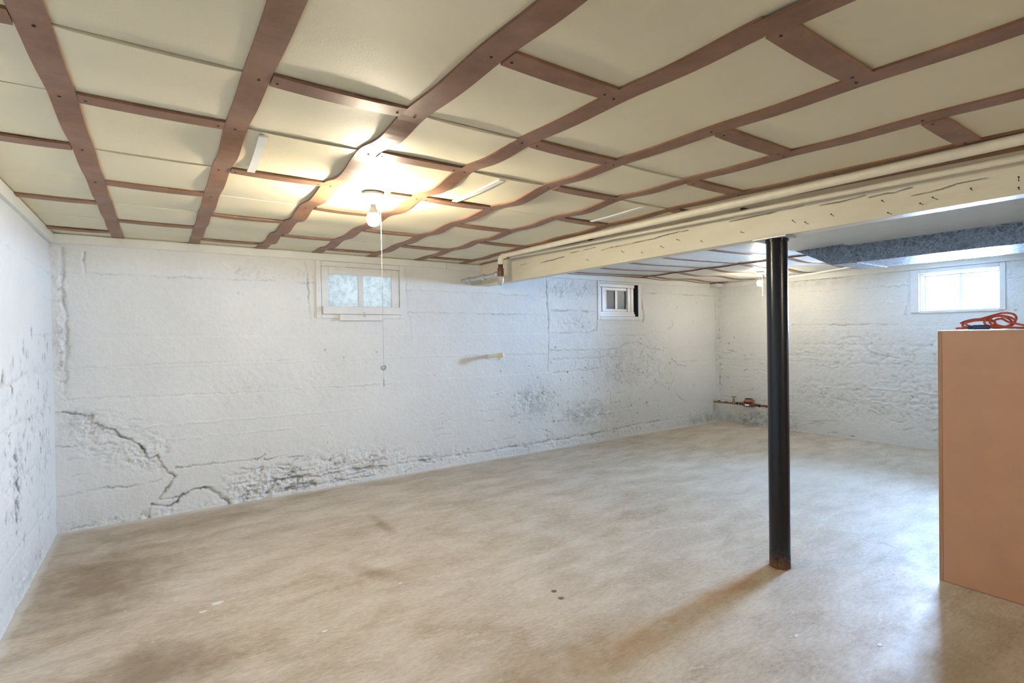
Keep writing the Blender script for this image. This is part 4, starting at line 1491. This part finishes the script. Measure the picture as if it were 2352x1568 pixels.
g = G()
V_, F_ = [], []
n = 12
for i in range(n + 1):
    for j in range(n + 1):
        u, v = i / n, j / n
        zz = ct + 0.004 + 0.085 * (math.sin(math.pi * min(1, v * 1.0)) ** 0.6) * (0.55 + 0.45 * (1 - u)) * (0.8 + 0.2 * math.sin(5 * u + 3 * v))
        if i in (0, n) or j in (0, n):
            zz = ct + 0.002
        V_.append((3.85 + 0.21 * v, 0.32 + 0.48 * u, zz))
for i in range(n):
    for j in range(n):
        a = i * (n + 1) + j
        F_.append((a, a + 1, a + n + 2, a + n + 1))
n0 = len(V_)
V_ += [(p[0], p[1], ct + 0.0005) for p in V_]
F_ += [tuple(q + n0 for q in f[::-1]) for f in F_]
g.add(V_, F_)
tag(obj('folded_cloth', g, M['green'], None, True, 0), 'dark green folded cloth lying on the cabinet behind the orange cord', 'cloth')

# ------------------------------------------------------------------ water meter in the far corner
wm = empty('water_meter', (7.12, 4.35, 0.29), 'rusty water meter with valve and pipes low on the right wall', 'water meter')
mx = 7.11
g = G()
g.tube([(7.085, YB + 0.01, 0.305), (7.09, 4.84, 0.306), (mx, 4.78, 0.305), (mx, 4.62, 0.308), (mx, 4.48, 0.311)], 0.013, 10)
obj('inlet_pipe', g, M['brass'], wm, True)
g = G()
g.tube([(mx, 4.21, 0.315), (mx, 3.98, 0.318), (mx, 3.90, 0.318), (mx + 0.02, 3.875, 0.318), (XR + 0.01, 3.87, 0.318)], 0.013, 10)
obj('outlet_pipe', g, M['rusty'], wm, True)
for (yy, r, mt) in ((4.82, 0.020, 'rusty'), (4.70, 0.018, 'rusty'), (4.515, 0.020, 'dark_iron'), (4.46, 0.021, 'dark_iron'), (4.17, 0.022, 'dark_iron'), (4.13, 0.017, 'brass'), (4.06, 0.019, 'rusty'), (4.0, 0.018, 'dark_iron')):
    g = G()
    g.tube([(mx, yy - 0.016, 0.311), (mx, yy + 0.016, 0.311)], r, 6)
    obj('nut', g, M[mt], wm)
g = G()
g.lathe([(0.022, 0.290), (0.026, 0.300), (0.026, 0.325), (0.017, 0.338), (0.017, 0.362), (0.010, 0.372), (0.007, 0.405)], (mx, 4.575, 0), n=14)
vl = obj('valve', g, M['brass'], wm, True)
g = G()
g.tube([(mx, 4.535, 0.408), (mx, 4.555, 0.404), (mx, 4.575, 0.406), (mx, 4.595, 0.404), (mx, 4.615, 0.408)], [0.006, 0.005, 0.008, 0.005, 0.006], 8)
obj('handle', g, M['brass'], vl, True)
g = G()
g.tube([(mx, 4.45, 0.312), (mx, 4.40, 0.312), (mx, 4.27, 0.314), (mx, 4.21, 0.315)], [0.020, 0.032, 0.032, 0.020], 14)
g.lathe([(0.062, 0.283), (0.066, 0.290), (0.066, 0.312), (0.055, 0.330)], (mx, 4.335, 0), n=20)
obj('meter_body', g, M['rusty'], wm, True)
g = G()
g.lathe([(0.058, 0.3305), (0.061, 0.336), (0.061, 0.352)], (mx, 4.335, 0), n=20)
obj('dial', g, M['black'], wm, True)
g = G()
g.lathe([(0.072, 0.3525), (0.074, 0.360), (0.056, 0.384), (0.046, 0.390), (0.046, 0.394)], (mx, 4.335, 0), n=8)
lid = obj('lid', g, M['meter_red'], wm)
g = G()
g.box((mx - 0.03, 4.30, 0.3945), (mx + 0.03, 4.38, 0.403), 0.002)
obj('lid_knob', g, M['dark_iron'], lid)
g = G()
g.box((mx - 0.075, 4.29, 0.300), (mx - 0.066, 4.35, 0.324), 0.001)
obj('number_plate', g, M['tag'], wm)
for w in ([(mx, 4.84, 0.315), (mx - 0.01, 4.76, 0.355), (mx - 0.01, 4.66, 0.345), (mx, 4.58, 0.33)],
          [(mx, 4.55, 0.335), (mx - 0.02, 4.45, 0.345), (mx - 0.02, 4.40, 0.358)],
          [(mx - 0.02, 4.28, 0.350), (mx - 0.02, 4.22, 0.335), (mx, 4.16, 0.328)]):
    g = G()
    g.tube(w, 0.0025, 6)
    obj('earth_wire', g, M['wire'], wm, True)

# ------------------------------------------------------------------ loose chips on the floor
g = G()
for (cx, cy, r) in [(0.229, 3.094, 0.035), (0.158, 3.041, 0.022), (2.342, 1.211, 0.018), (2.31, 1.22, 0.008), (2.564, 0.97, 0.02), (1.086, 2.735, 0.014), (1.07, 2.77, 0.006), (0.615, 2.498, 0.016), (0.30, 3.10, 0.01)] + \
        [(random.uniform(-0.3, 4.2), random.uniform(1.2, 4.4), random.uniform(0.003, 0.007)) for i in range(70)]:
    n = 7
    a0 = random.uniform(0, 6.28)
    ring = [(cx + r * random.uniform(0.6, 1.1) * math.cos(a0 + 6.283 * k / n), cy + 0.6 * r * random.uniform(0.6, 1.1) * math.sin(a0 + 6.283 * k / n)) for k in range(n)]
    V_ = [(p[0], p[1], 0.0003) for p in ring] + [(p[0], p[1], 0.0018) for p in ring]
    g.add(V_, [tuple(range(n, 2 * n))] + [(k, (k + 1) % n, n + (k + 1) % n, n + k) for k in range(n)])
o = obj('paint_chips', g, M['chip'])
tag(o, 'tiny pale paint chips scattered over the concrete floor', 'debris')
o['kind'] = 'stuff'
